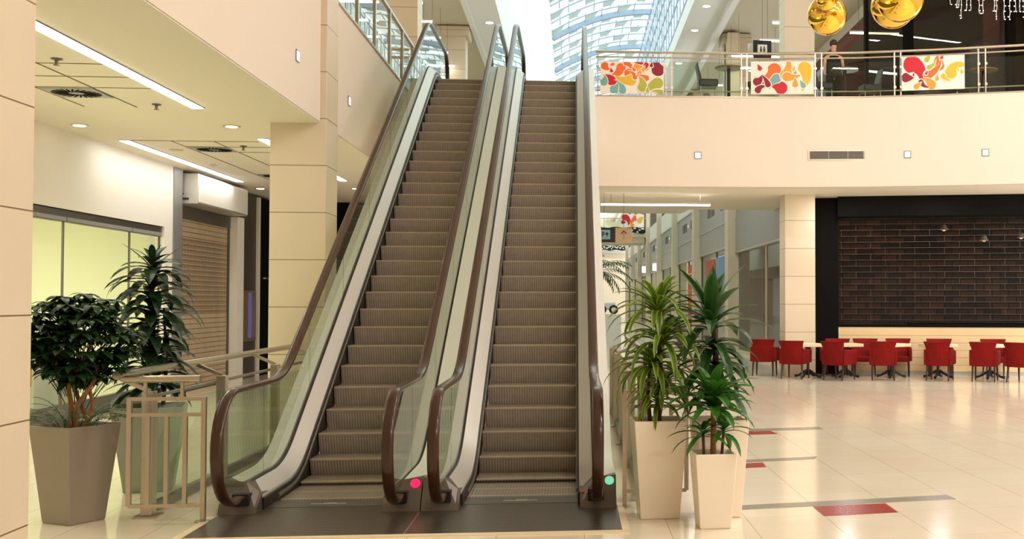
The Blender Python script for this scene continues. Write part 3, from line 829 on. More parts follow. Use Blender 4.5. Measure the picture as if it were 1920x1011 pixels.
def linear(x, y0, y1, label, w=.14):
    t = thing('linear_ceiling_light', label, 'ceiling light', (x, (y0+y1)/2, 4.235), 0, 'linear lights in the low ceiling')
    mb = MB(); mb.box(x-w/2-.012, x+w/2+.012, y0-.012, y1+.012, 4.226, 4.2345); mb.build('trim_frame', 'grey_dark', t)
    mb = MB(); mb.box(x-w/2, x+w/2, y0, y1, 4.219, 4.2255); mb.build('diffuser', 'lamp', t)
linear(-4.77, 8.6, 14.87, 'long bright recessed light strip running out from the near stone pillar')
linear(-6.86, 18.0, 24.05, 'recessed light strip above the blank white sign box')
linear(-4.70, 17.6, 23.65, 'recessed light strip mostly hidden behind the stone pillar')
def downlight(x, y, z, label, grp, m='lamp_warm', r=.085, name='downlight'):
    t = thing(name, label, 'downlight', (x, y, z), 0, grp)
    mb = MB(); mb.lathe([(r+.035, -.001), (r+.035, -.010), (r, -.012)], (x, y, z), 20); mb.build('ring', 'alu', t)
    mb = MB(); mb.lathe([(r, -.010), (r*.95, -.016), (.01, -.018)], (x, y, z), 20); mb.build('lens', m, t)
g = 'downlights in the low ceiling'
downlight(-6.89, 16.5, 4.235, 'round downlight above the bright shop window', g)
downlight(-4.78, 16.43-.1, 4.235, 'round downlight next to the end of the long light strip', g) if False else downlight(-4.8, 16.4, 4.235, 'round downlight beside the top of the stone pillar', g)
downlight(-6.84, 25.5, 4.235, 'far round downlight past the blank sign box', g)
downlight(-4.75, 25.3, 4.235, 'far round downlight seen over the escalator handrail', g)
def diffuser(x, y, z, label, s=.60, grp='swirl vents'):
    t = thing('ceiling_vent', label, 'vent', (x, y, z), 0, grp)
    mb = MB(); mb.box(x-s/2, x+s/2, y-s/2, y+s/2, z-.010, z-.002); mb.build('plate', 'grey_panel', t)
    mb = MB()
    for k in range(26):
        a = 2*PI*k/26; c, sn = math.cos(a), math.sin(a); c2, s2 = math.cos(a+.35), math.sin(a+.35)
        mb.bar((x+c*.09*s/.6, y+sn*.09*s/.6, z-.012), (x+c2*.27*s/.6, y+s2*.27*s/.6, z-.012), .022*s/.6, .004)
    mb.build('slots', 'shop_black', t)
diffuser(-5.85, 13.92, 4.235, 'swirl air vent in the ceiling panel beside the longest light strip')
diffuser(-5.82, 18.97, 4.235, 'swirl air vent in the ceiling near the blank sign box')
diffuser(-5.82, 22.9, 4.235, 'partly hidden air vent at the far edge of the stone pillar')
for i, (x, y, lb) in enumerate([(-5.23, 11.97, 'sprinkler head nearest the near stone pillar'), (-5.2, 14.65, 'sprinkler head by the end of the longest light strip'), (-5.23, 18.5, 'sprinkler head next to the second swirl vent')]):
    mb = MB(); mb.lathe([(.055, 0), (.055, -.012), (.02, -.02), (.012, -.06), (.03, -.062), (.03, -.07), (.005, -.072)], (x, y, 4.234), 14)
    solo(mb, 'sprinkler_ceiling', 'alu_dark', lb, 'sprinkler', 'sprinkler heads')
for x, y, r, lb in [(-6.46, 19.08, .11, 'flat white access disc in the ceiling near the second light strip'), (-6.49, 21.1, .05, 'small round smoke detector in the low ceiling')]:
    mb = MB(); mb.lathe([(r, 0), (r, -.012), (r*.6, -.02)], (x, y, 4.234), 18); solo(mb, 'smoke_detector', 'ceiling_grey', lb, 'smoke detector')

def square_lamp(c, n, label):
    # c centre on the wall, n outward normal (horizontal)
    rz = math.atan2(n[1], n[0])
    t = thing('wall_lamp_spot', label, 'wall lamp', c, rz, 'square wall lights')
    mb = MB(); mb.box(0.001, .012, -.075, .075, -.075, .075); mb.build('bezel', 'alu_dark', t, world=False)
    mb = MB(); mb.box(.012, .016, -.06, .06, -.06, .06); mb.build('lens', 'square_lamp', t, world=False)
square_lamp((-3.5, 14.67, 4.88), (1, 0), 'square wall light on the pink wall before the stone pillar')
square_lamp((-3.5, 17.99, 4.89), (1, 0), 'square wall light on the pink wall past the stone pillar')
def bnorm(x): 
    d = (bal(x+.1)-bal(x-.1))/.2; return (d/math.hypot(d, 1), -1/math.hypot(d, 1))
for x, lb in ((2.69, 'square wall light on the curved balcony front, the one nearest the escalators'), (7.19, 'square wall light just past the grey air grille'), (8.75, 'square wall light farthest out along the curved balcony front')):
    nx, ny = bnorm(x); square_lamp((x, bal(x), 4.93), (nx, ny), lb)
nx, ny = bnorm(5.72)
t = thing('wall_vent', 'long grey air grille set in the curved balcony front', 'vent', (5.74, bal(5.74), 4.94), math.atan2(ny, nx), None)
mb = MB(); mb.box(.001, .012, -.66, .66, -.115, .115); mb.build('frame', 'alu', t, world=False)
mb = MB()
for k in range(3): mb.box(.012, .014, -.62+k*.417, -.215+k*.417, -.085, .085)
mb.build('grille', 'grey_dark', t, world=False)
mb = MB()
for k in range(9): mb.box(.014, .018, -.62, .62, -.082+k*.0185, -.075+k*.0185)
mb.build('louvres', 'alu_dark', t, world=False)

# ------------------------------------------------------------------ balcony railing and printed panels
t = thing('balcony_railing', 'curved double-rail glass railing along the balcony edge', 'railing', (5, 24.2, 6.225))
xs = [.47+ (14.0-.47)*i/50 for i in range(51)]
for z, r, nm in ((7.20, .03, 'handrail'), (7.085, .018, 'lower_rail')):
    mb = MB(); mb.tube([(x, bal(x)+.12, z+.004*max(0, x-4)) for x in xs], r, 10); mb.build(nm, 'brushed_steel', t, smooth=50)
mb = MB(); mb.tube([(x, bal(x)+.16, 6.36) for x in xs], .016, 8); mb.build('lower_rail', 'brushed_steel', t, smooth=50)
posts = [.52, 2.0, 2.13, 3.66, 3.78, 5.27, 5.41, 6.96, 7.09, 8.66, 8.80, 10.4, 10.53]
for x in posts:
    y = bal(x)+.12
    mb = MB(); mb.box(x-.010, x+.010, y-.025, y+.025, 6.225, 7.19); p = mb.build('post', 'brushed_steel', t)
    for z in (6.42, 6.86):
        mb = MB(); mb.box(x-.028, x+.028, y-.05, y-.024, z-.025, z+.025); mb.build('clamp', 'brushed_steel', p)
for a, b in ((.55, 1.97), (2.16, 3.63), (3.81, 5.24), (5.44, 6.93), (7.12, 8.63), (8.83, 10.37)):
    pa = [(a+(b-a)*i/6, bal(a+(b-a)*i/6)+.082) for i in range(7)]
    mb = MB(); mb.prism(pa + [(x, y+.01) for x, y in pa[::-1]], 2, 6.27, 6.99); mb.build('glass_panel', 'glass_clear', t)
def comma(cx, cy, r, ang, L, curl, n=14):
    # round head with a curling, tapering tail
    left, right = [], []
    a = ang; x, y = cx, cy
    for i in range(n+1):
        u = i/n; w = r*(1-u)**.9
        left.append((x - math.sin(a)*w, y + math.cos(a)*w)); right.append((x + math.sin(a)*w, y - math.cos(a)*w))
        x += math.cos(a)*L/n; y += math.sin(a)*L/n; a += curl/n
    head = [(cx + r*math.cos(ang+PI/2+PI*k/12), cy + r*math.sin(ang+PI/2+PI*k/12)) for k in range(1, 12)]
    return left[::-1] + head + right
PR = ['print_red', 'print_crimson', 'print_orange', 'print_amber', 'print_yellow', 'print_olive', 'print_teal', 'print_coral', 'banner_paper']
def banner(x0, x1, z0, z1, shapes, label):
    ya, yb = bal(x0)+.052, bal(x1)+.052; L = math.hypot(x1-x0, yb-ya)
    t = thing('printed_panel_sign', label, 'art panel', (x0, ya, z0), math.atan2(yb-ya, x1-x0), 'swirl panels on the balcony railing')
    mb = MB(); mb.box(0, L, 0, .008, 0, z1-z0); mb.build('board', 'banner_paper', t, world=False)
    mb = MB()
    for i, (c, px, py, r, ang, tl, cu) in enumerate(shapes):
        for kk, (cc, grow) in enumerate(((8, .024), (c, 0.))):
            if cc == 8 and c == 8: continue
            mb.mi = cc; pl = comma(px, py, r*.96+grow, R(ang), tl+grow, R(cu))
            pl = [(min(max(x, .01), 1.77)/1.78*L, min(max(y, .01), .93)/.94*(z1-z0)) for x, y in pl]
            mb.prism(pl, 1, -.001-.0006*i-.0003*kk, 0)
    mb.build('swirl_print', PR, t, world=False)
banner(.57, 1.95, 6.27, 6.97, [(2,.13,.80,.12,-60,.18,60),(2,.35,.86,.05,200,.1,0),(2,.58,.76,.14,-110,.6,-90),(2,.72,.9,.08,-20,.5,-120),(0,.32,.38,.15,120,.3,60),(0,.31,.66,.05,100,.1,0),(2,.80,.60,.14,-40,.4,100),(6,.10,.34,.12,60,.2,60),(6,.40,.12,.14,30,.3,90),(6,.62,.1,.11,90,.4,80),(4,.85,.40,.17,190,.5,-60),(3,1.05,.78,.13,-40,.35,70),(2,.97,.48,.07,100,.3,80),(3,1.08,.58,.07,60,.25,0),(0,1.28,.85,.08,250,.25,20),(2,1.28,.46,.09,150,.3,30),(1,1.62,.72,.20,120,.4,-60),(0,1.14,.92,.07,180,.2,0),(1,1.43,.83,.05,80,.12,0),(5,1.18,.20,.15,80,.35,60),(5,1.60,.32,.17,200,.5,60),(5,1.32,.08,.05,90,.14,0),(5,1.70,.06,.07,160,.3,40),(2,.95,.70,.05,120,.12,0),(3,1.2,.70,.05,70,.14,0)],
       'white swirl-print panel hung on the railing, the one nearest the escalators')
banner(3.86, 5.23, 6.29, 7.01, [(2,.66,.70,.20,-110,.7,-110),(0,.25,.74,.07,110,.14,20),(4,1.52,.74,.20,-70,.7,-60),(0,.85,.18,.19,140,.6,60),(1,.18,.36,.13,30,.25,60),(1,.20,.12,.10,60,.3,-90),(6,.72,.45,.14,-150,.4,60),(3,.98,.54,.16,60,.6,60),(3,1.02,.5,.14,-10,.4,40),(3,1.25,.28,.09,90,.2,0),(6,1.48,.25,.08,120,.18,0),(6,1.25,.62,.05,90,.12,0),(4,1.2,.7,.05,70,.12,0),(1,.48,.28,.09,110,.35,30),(8,1.62,.62,.04,-90,.35,-30),(8,.48,.40,.04,-50,.3,40)],
       'white swirl-print panel hung on the railing in front of the stone pillar')
banner(7.09, 8.37, 6.33, 7.07, [(0,.30,.72,.26,-20,.75,-110),(1,.13,.36,.14,-10,.25,30),(1,.34,.42,.03,90,.08,0),(2,1.08,.66,.14,90,.35,-30),(2,1.02,.70,.12,110,.3,-60),(0,1.14,.87,.05,60,.09,0),(2,.75,.42,.13,20,.6,60),(3,.84,.14,.14,120,.3,40),(1,.55,.22,.08,-60,.3,60),(3,.42,.10,.08,40,.2,0),(4,1.40,.46,.18,70,.6,-120),(4,1.60,.52,.03,90,.06,0),(4,1.70,.46,.05,110,.1,0),(5,.72,.84,.08,40,.18,40),(5,.78,.62,.07,20,.3,60),(4,1.18,.36,.08,-50,.25,40),(0,.70,.45,.04,60,.1,0),(3,1.0,.30,.06,80,.12,0)],
       'white swirl-print panel hung on the railing farthest along the curve')

# ------------------------------------------------------------------ upstairs cafe
def bistro_table(x, y, label, grp='round bistro tables upstairs'):
    t = thing('bistro_table', label, 'table', (x, y, ZT), 0, grp)
    mb = MB(); mb.lathe([(.31, .985), (.325, 1.0), (.32, 1.018)], (x, y, ZT), 24); mb.build('tabletop', 'bistro_top', t)
    mb = MB(); mb.lathe([(.04, .02), (.04, .99)], (x, y, ZT), 12); mb.build('pedestal', 'black_iron', t)
    mb = MB(); mb.lathe([(.24, 0), (.24, .02), (.05, .04)], (x, y, ZT), 20); mb.build('base', 'black_iron', t)
bistro_table(3.5, 25.32, 'round cafe table on the balcony beside the dark swivel-backed chair')
bistro_table(6.18, 25.28, 'round cafe table on the balcony in front of the standing person')
bistro_table(9.35, 25.0, 'round cafe table at the far end of the balcony')
def cafe_chair(x, y, rz, label, first=[None]):
    if first[0] is None:
        t = thing('cafe_chair', label, 'chair', (x, y, ZT), rz, 'dark cafe chairs upstairs'); first[0] = t
        mb = MB(); mb.box(-.23, .23, -.22, .22, .55, .72); mb.build('seat', 'dark_plastic', t, world=False, bevel=.03)
        mb = MB(); mb.prism([(-.20, .70), (-.27, 1.08), (-.25, 1.10), (-.15, .72)], 0, -.2, .2); mb.build('backrest', 'dark_plastic', t, world=False, bevel=.01)
        for sx in (-1, 1):
            for sy in (-1, 1):
                mb = MB(); mb.tube([(sx*.2, sy*.18, .56), (sx*.215, sy*.2, 0)], .012, 6); mb.build('leg', 'alu', t, world=False)
        return t
    return dup(first[0], (x, y, ZT), rz, label)
cafe_chair(3.02, 25.35, R(-90), 'dark cafe chair on the balcony behind the first bare stretch of glass railing')
cafe_chair(4.15, 25.55, R(80), 'dark cafe chair on the balcony half behind the middle swirl panel')
cafe_chair(5.65, 25.45, R(-75), 'dark cafe chair on the balcony beside the standing person')
cafe_chair(6.85, 25.6, R(95), 'dark cafe chair on the balcony behind the glass past the standing person')
cafe_chair(7.45, 26.1, R(60), 'dark cafe chair on the balcony beside the tall black glass-front post')
cafe_chair(8.9, 25.6, R(-60), 'dark cafe chair at the far end of the balcony')
# person behind the table
t = thing('person', 'person in a black tank top with tattooed arms, standing behind the balcony railing', 'person', (6.05, 25.85, ZT))
mb = MB()
def ring(cx, cy, z, rx, ry, n=12): return [(cx+rx*math.cos(2*PI*i/n), cy+ry*math.sin(2*PI*i/n), z) for i in range(n)]
me = bpy.data.meshes.new('body'); bm = bmesh.new(); lay = bm.verts.layers.skin.verify()
def sv(co, r, root=False):
    v = bm.verts.new(co); v[lay].radius = (r, r) if not isinstance(r, tuple) else r; v[lay].use_root = root; return v
def chain(a, *vs):
    for v in vs: bm.edges.new((a, v)); a = v
    return a
pel = sv((0, 0, .98), (.155, .11), True); wst = sv((0, 0, 1.15), (.13, .10)); chs = sv((0, 0, 1.36), (.155, .11)); nk = sv((0, -.01, 1.50), .058); nk2 = sv((0, -.02, 1.58), .055)
hd = sv((0, -.03, 1.66), (.075, .085)); hd2 = sv((0, -.03, 1.74), (.07, .082))
chain(pel, wst, chs, nk, nk2, hd, hd2)
for s in (-1, 1):
    sh = sv((s*.19, 0, 1.42), .052); el = sv((s*.225, -.02, 1.15), .042); wr = sv((s*.20 if s > 0 else -.26, -.20, .98), .027); hn = sv((s*.18 if s > 0 else -.26, -.27, .955), .032)
    chain(chs, sh, el, wr, hn)
    for k in range(4):
        f1 = sv((hn.co.x + (k-1.5)*.017, hn.co.y-.045, hn.co.z-.004), .009); f2 = sv((hn.co.x + (k-1.5)*.019, hn.co.y-.085+.006*abs(k-1.5), hn.co.z-.022), .008); chain(hn, f1, f2)
    th = sv((hn.co.x - s*.035, hn.co.y-.03, hn.co.z-.004), .010); chain(hn, th)
    hp = sv((s*.09, 0, .90), .085); kn = sv((s*.10, -.01, .50), .058); an = sv((s*.10, .02, .10), .04); ft = sv((s*.11, -.12, .04), .035); chain(pel, hp, kn, an, ft)
bm.to_mesh(me); bm.free(); me.materials.append(M['skin'])
body = bpy.data.objects.new('body', me); COL.objects.link(body); body.parent = t
md = body.modifiers.new('skin', 'SKIN'); md.use_smooth_shade = True; md = body.modifiers.new('sub', 'SUBSURF'); md.levels = 2; md.render_levels = 2
mb = MB(); mb.ball((0, -.012, 1.735), .105, 14, 10, (.88, 1., .98)); mb.build('hair', 'hair', t, world=False, smooth=180)
mb = MB(); mb.loft([ring(0, 0, .93, .185, .135), ring(0, 0, 1.12, .165, .125), ring(0, 0, 1.30, .185, .135), ring(0, 0, 1.44, .15, .10)]); mb.build('tank_top', 'cloth_black', t, world=False, smooth=180)
mb = MB()
for s in (-1, 1): mb.loft([ring(s*.1, .01, .06, .07, .08), ring(s*.1, 0, .5, .085, .09), ring(s*.085, 0, .96, .105, .13)])
mb.build('trousers', 'cloth_black', t, world=False, smooth=180)
mb = MB(); mb.loft([ring(.205, -.16, 1.005, .042, .042), ring(.20, -.20, .955, .042, .042)]); tag(mb.build('wristband', 'pink', t, world=False, smooth=180), 'pink wristband')
mb = MB()
mb.ball((0, -.118, 1.69), .014, 8, 6); 
for s in (-1, 1): mb.ball((s*.03, -.108, 1.715), .010, 8, 6)
mb.build('face_features', 'hair', t, world=False)

# restaurant glass front behind the balcony
t = thing('restaurant_glass_front', 'dark glazed restaurant front with black posts behind the balcony tables', 'glass front', (10.5, 28, ZT))
for a, b in ((7.42, 8.38), (8.62, 11.1), (11.3, 14.4)):
    mb = MB(); mb.box(a, b, 28.0, 28.012, 6.06, 10.2); mb.build('pane', 'glass_smoked', t)
for x in (7.4, 8.5, 11.2):
    w = .04 if x < 8 else .11
    mb = MB(); mb.box(x-w, x+w, 27.9, 28.1, 6.06, 10.97); mb.build('post', 'shop_black', t)
mb = MB(); mb.box(9.02, 14.6, 28.2, 60, 10.28, 10.4); struct(mb, 'ceiling_restaurant', 'olive')
mb = MB(); mb.box(8.98, 9.14, 28.2, 60, 10.58, 11.0); struct(mb, 'trim_bulkhead', 'plaster_white')
mb = MB(); mb.box(8.94, 9.16, 28.2, 60, 10.2, 10.58); struct(mb, 'trim_brown_beam', 'brown_beam')
mb = MB(); mb.bar((9.3, 34, 10.15), (13.5, 28.6, 10.15), .9, .3); mb.bar((10.2, 40, 10.1), (14.5, 36, 10.1), 1.2, .3); struct(mb, 'trim_maroon_bulkhead', 'maroon')
mb = MB(); mb.box(9.2, 14.6, 40, 40.2, 6.05, 10.3); mb.box(11.3, 14.6, 30.2, 30.3, 6.05, 10.3); struct(mb, 'wall_restaurant', 'maroon')
mb = MB(); mb.box(11.8, 14.5, 30.1, 30.19, 8.6, 10.2); struct(mb, 'wall_brick_upper', 'brick_dark')
g = 'downlights in the restaurant ceiling'
downlight(9.75, 30.6, 10.28, 'downlight in the restaurant ceiling just past the larger gold ball', g, r=.1)
downlight(11.0, 29.4, 10.28, 'downlight in the restaurant ceiling behind the hanging fairy lights', g, r=.1)
downlight(12.2, 29.2, 10.28, 'outermost downlight in the restaurant ceiling', g, r=.1)
def pend_lamp(x0, x1, y, z, ztop, label, grp):
    t = thing('linear_pendant', label, 'pendant lamp', ((x0+x1)/2, y, z), 0, grp)
    mb = MB(); mb.box(x0, x1, y-.05, y+.05, z, z+.05); mb.build('housing', 'alu', t)
    mb = MB(); mb.box(x0+.02, x1-.02, y-.055, y+.055, z-.03, z); mb.build('tube', 'lamp_soft', t)
    for x in (x0+.25, x1-.25):
        mb = MB(); mb.box(x-.004, x+.004, y-.004, y+.004, z+.05, ztop); mb.build('suspension_wire', 'grey_dark', t)
for i, y in enumerate((30, 32, 34, 36, 38, 41, 45)):
    pend_lamp(-6.6, -3.95, y, 9.6, 11, ('linear pendant, row position %d from the landing, under the ceiling behind the escalator top' % (i+1)), 'linear pendants of the west gallery')
for i, y in enumerate((31.2, 33.4, 35.6, 37.4, 40.5, 44)):
    pend_lamp(5.55 if i < 2 else 5.0, 7.0, y, 9.6, 11, ('linear pendant, row position %d from the railing, beside the balcony stone pillar' % (i+1)), 'linear pendants of the east gallery')
pend_lamp(8.0, 9.3, 29.5, 10.0, 10.95, 'linear pendant beneath the larger gold ball, behind dark glass', 'linear pendants of the restaurant')
pend_lamp(7.6, 9.0, 30.5, 9.2, 10.95, 'lower linear pendant behind the dark glass front', 'linear pendants of the restaurant')
pend_lamp(.62, 3.22, 26.4, 4.03, 4.3, 'thin hanging light tube below the balcony over the corridor entrance', None)
diffuser(8.2, 43.5, 11, 'round-slotted vent in the far upper ceiling above the middle swirl panel', 1.1)
# toilets sign upstairs
t = thing('hanging_sign', 'black sign with two white figures hanging under the upper ceiling', 'sign', (4.98, 30.2, 8.2))
mb = MB(); mb.box(4.85, 5.35, 30.2, 30.25, 8.35, 8.85); mb.build('board', 'sign_black', t)
mb = MB(); mb.box(4.97, 5.23, 30.19, 30.2, 8.47, 8.73); s_ = mb.build('icon_field', 'bauble_white', t)
mb = MB()
for x in (5.06, 5.15): mb.ball((x, 30.188, 8.66), .022, 8, 6); mb.box(x-.025, x+.025, 30.186, 30.192, 8.53, 8.63)
mb.build('figures', 'sign_black', s_)
mb = MB(); mb.box(5.098, 5.106, 30.22, 30.228, 8.85, 11); mb.build('suspension_wire', 'grey_dark', t)
# soffit downlights of the skylight edge
g = 'round lights along the skylight soffit'
for x, y, lb in ((-2.8, 37.8, 'round soffit light above the escalator top'), (4.14, 35.0, 'nearest round soffit light beside the glass clerestory'), (4.11, 38.2, 'second round soffit light beside the glass clerestory'), (4.07, 43.6, 'third round soffit light beside the glass clerestory')):
    downlight(x, y, 11.02, lb, g, m='lamp_soft', r=.13)
# west gallery railing
t = thing('gallery_railing', 'steel and glass railing on top of the pink wall above the escalator', 'railing', (-3.5, 20.6, 6.23))
mb = MB(); mb.bar((-3.5, 16.76, 7.30), (-3.5, 25.0, 7.30), .07, .05); mb.build('handrail', 'brushed_steel', t)
mb = MB(); mb.bar((-3.52, 16.76, 6.62), (-3.52, 25.0, 6.62), .03, .03); mb.build('mid_rail', 'brushed_steel', t)
for k, y in enumerate((17.0, 18.6, 20.2, 21.8, 23.4, 24.9)):
    mb = MB(); mb.box(-3.53, -3.47, y-.05, y+.05, 6.23, 7.28); mb.build('post', 'brushed_steel', t)
    if y < 24:
        mb = MB(); mb.box(-3.506, -3.494, y+.06, y+1.54, 6.26, 7.22); mb.build('glass_panel', 'glass_clear', t)
t = thing('landing_railing', 'short double-bar railing at the escalator top beside the stone pillar', 'railing', (-3.2, 25.4, ZT))
for z in (7.25, 7.08):
    mb = MB(); mb.tube([(-3.40, 25.0, z), (-2.95, 25.0, z)], .03, 8); mb.build('rail', 'brushed_steel', t)
mb = MB(); mb.box(-3.25, -3.21, 24.98, 25.02, ZT, 7.25); mb.build('post', 'brushed_steel', t)
# small palm on the gallery
def palm(root, loc, h, n, L, m='leaf_palm'):
    mb = MB()
    for k in range(n):
        a = k*2.4; el = random.uniform(.3, 1.35); p = Vector((0, 0, h))
        for i in range(12):
            d = Vector((math.cos(el)*math.cos(a), math.cos(el)*math.sin(a), math.sin(el))); q = p + d*(L/12)
            mb.tube([p, q], .008*L, 3); p = q; el -= .13
            if i > 1:
                for s in (-1, 1): mb.leaf(p, a+s*.8, el*.5-.2, .30*L*(1-.05*i), .03*L, .7, 3, .1)
    mb.build('fronds', m, root, world=False, uv=True)
t = thing('potted_palm', 'small palm on the gallery behind the stone pillar at the escalator top', 'potted plant', (-4.6, 31.5, 6.2))
mb = MB(); mb.lathe([(.2, 0), (.28, .5), (.25, .5), (.24, .45)], (0, 0, 0), 16); mb.build('pot', 'pot_beige', t, world=False)
mb = MB(); mb.tube([(0, 0, .45), (.03, 0, 2.4)], .04, 7); mb.build('trunk', 'bark_dark', t, world=False)
palm(t, None, 2.4, 16, 1.0)

# ------------------------------------------------------------------ gold balls and fairy lights
def gold_ball(c, r, label):
    t = thing('hanging_gold_ball', label, 'ornament', c, 0, 'gold balls')
    mb = MB(); mb.ball(c, r, 48, 32); mb.build('ball', 'gold', t, smooth=180)
    mb = MB(); mb.lathe([(.05*r/.3, r-.005), (.05*r/.3, r+.05), (.02, r+.06)], c, 12); mb.build('cap', 'gold', t)
    mb = MB(); mb.tube([(c[0], c[1], c[2]+r+.05), (c[0], c[1], 11.2)], .004, 5); mb.build('string', 'black_rubber', t)
gold_ball((3.88, 17.0, 6.17), .306, 'shiny gold ball hanging in front of the balcony stone pillar')
gold_ball((3.56, 15.6, 6.02), .145, 'smallest gold ball, added for the reflection in the one by the stone pillar')  # added ball, stands in for a round reflection in the ball behind
gold_ball((4.44, 15.0, 5.91), .326, 'larger gold ball hanging before the brown beam')
gold_ball((4.56, 15.75, 6.0), .318, 'gold ball almost hidden behind the larger one')
t = thing('hanging_icicle_lights', 'curtain of white icicle fairy lights hanging before the restaurant', 'fairy lights', (7.7, 20, 7.8))
mb = MB(); mb.tube([(6.6, 20, 7.9), (14.4, 20, 7.9)], .006, 5); mb.build('cable', 'bauble_white', t)
for x, zb in ((6.86, 7.16), (6.99, 7.15), (7.03, 7.14), (7.07, 6.93), (7.17, 7.07), (7.25, 7.07), (7.41, 7.01), (7.48, 7.01), (7.70, 7.06), (7.74, 6.94), (7.88, 6.91), (7.99, 6.94), (8.10, 7.07), (8.18, 7.10), (8.27, 7.0), (8.33, 7.05)):
    mb = MB(); z = 7.9; pts = []
    while z > zb: pts.append((x+random.uniform(-.008, .008), 20, z)); z -= .05
    mb.tube(pts, .0045, 4)
    s_ = mb.build('light_strand', 'bauble_white', t)
    mb = MB()
    for p in pts[::2] + [pts[-1]]: mb.ball((p[0]+random.choice((-.022, .022, 0)), p[1], p[2]), .010, 6, 4)
    mb.build('bulbs', 'led_warm', s_)

# ------------------------------------------------------------------ cafe front under the balcony
P0 = Vector((5.85, 26.9)); P1 = Vector((10.3, 25.75)); ANG = math.atan2(P1.y-P0.y, P1.x-P0.x)
Wm = Matrix.Translation((P0.x, P0.y, 0)) @ Matrix.Rotation(ANG, 4, 'Z')
def W(mb):
    mb.v = [tuple(Wm @ Vector(p)) for p in mb.v]; return mb
mb = MB(); mb.box(-.25, .53, 0, .4, 0, 4.3); mb.box(.53, 8.5, -.35, .4, 3.78, 4.3); mb.box(.53, 8.5, .0, .12, 1.13, 1.2)
struct(W(mb), 'wall_cafe_surround', 'shop_black')
mb = MB(); mb.box(.53, 8.5, 0, .3, .09, 1.13); struct(W(mb), 'wall_cafe_counter', 'stone_counter')
mb = MB(); mb.box(.53, 8.5, .02, .3, 0, .09); struct(W(mb), 'baseboard_cafe', 'alu')
t = thing('security_grille', 'lowered see-through security grille across the dark cafe front', 'grille', (P0.x, P0.y, 1.2), ANG)
mb = MB()
for k in range(17): mb.box(.56, 8.4, .2, .208, 1.3+k*.145-1.2, 1.306+k*.145-1.2)
for k in range(16):
    for i in range(12): 
        x = .6 + i*.7 + (.35 if k % 2 else 0)
        if x < 8.4: mb.box(x, x+.006, .2, .206, .1+k*.145, .1+(k+1)*.145)
mb.build('lattice', 'alu_dark', t, world=False)
mb = MB(); mb.box(0, 9, 2.4, 2.6, 0, 4.2); o = mb.build('wall_cafe_brick', 'brick_dark', None); o.location = (P0.x, P0.y, 0); o.rotation_euler = (0, 0, ANG); o['kind'] = 'structure'
mb = MB(); mb.box(-.1, 0, .4, 2.5, 0, 4.2); mb.box(-.1, 9, .4, 2.6, 4.2, 4.29); struct(W(mb), 'wall_cafe_inner', 'shop_black')
mb = MB(); mb.box(2.2, 8, .9, 1.4, 0, 1.22); t = None
o = W(mb); solo(o, 'bar_counter', 'shop_black', 'dark bar counter inside the closed cafe behind the grille', 'counter')
for i, (s_, z, lb) in enumerate(((3.1, 3.53, 'highest pendant lamp glowing dimly inside the closed cafe'), (4.06, 3.26, 'lower pendant lamp inside the closed cafe'), (4.94, 3.32, 'pendant lamp inside the closed cafe at the edge of the picture'))):
    c = Wm @ Vector((s_, 1.0, z))
    t = thing('pendant_lamp', lb, 'pendant lamp', c, 0, 'cafe pendants')
    mb = MB(); mb.lathe([(.02, .12), (.05, .1), (.11, -.02), (.10, -.02), (.04, .08)], c, 16); mb.build('shade', 'bronze_pot', t)
    mb = MB(); mb.ball(c, .05, 10, 8); mb.build('bulb', 'pendant_dim', t)
    mb = MB(); mb.tube([(c[0], c[1], c[2]+.1), (c[0], c[1], 4.2)], .006, 5); mb.build('cord', 'black_rubber', t)

# red armchairs and tables
def armchair():
    t = thing('armchair', 'x', 'armchair', (0, 0, 0), 0, 'red armchairs outside the cafe')
    # faces local +X; back at -X
    mb = MB(); mb.box(-.20, .29, -.24, .24, .34, .47); mb.build('seat', 'red_velvet', t, world=False, bevel=.03)
    mb = MB(); rings = []
    for z, x0, th, hw in ((.33, -.22, .10, .245), (.58, -.25, .10, .245), (.72, -.275, .09, .25), (.87, -.32, .065, .30)):
        rg = []
        for k in range(7):
            y = -hw + 2*hw*k/6; bow = .035*(1-(y/hw)**2); rg.append((x0-bow, y, z))
        for k in range(7):
            y = hw - 2*hw*k/6; bow = .035*(1-(y/hw)**2); rg.append((x0+th-bow, y, z))
        rings.append(rg)
    mb.loft(rings); mb.build('backrest', 'red_velvet', t, world=False, bevel=.015)
    for s in (-1, 1):
        mb = MB(); y0, y1 = (.235, .305) if s > 0 else (-.305, -.235)
        mb.prism([(-.24, .34), (.30, .36), (.31, .62), (.27, .67), (-.24, .69)], 1, y0, y1); mb.build('armrest', 'red_velvet', t, world=False, bevel=.02)
    for sx in (-1, 1):
        for sy in (-1, 1):
            x = -.19 if sx < 0 else .25; xe = x + (-.07 if sx < 0 else .02)
            mb = MB(); mb.tube([(x, sy*.23, .36), (x + (xe-x)*.25, sy*.235, .2), (xe, sy*.24, 0)], [.026, .022, .015], 6); mb.build('leg', 'wood_dark', t, world=False)
    return t
ac = armchair()
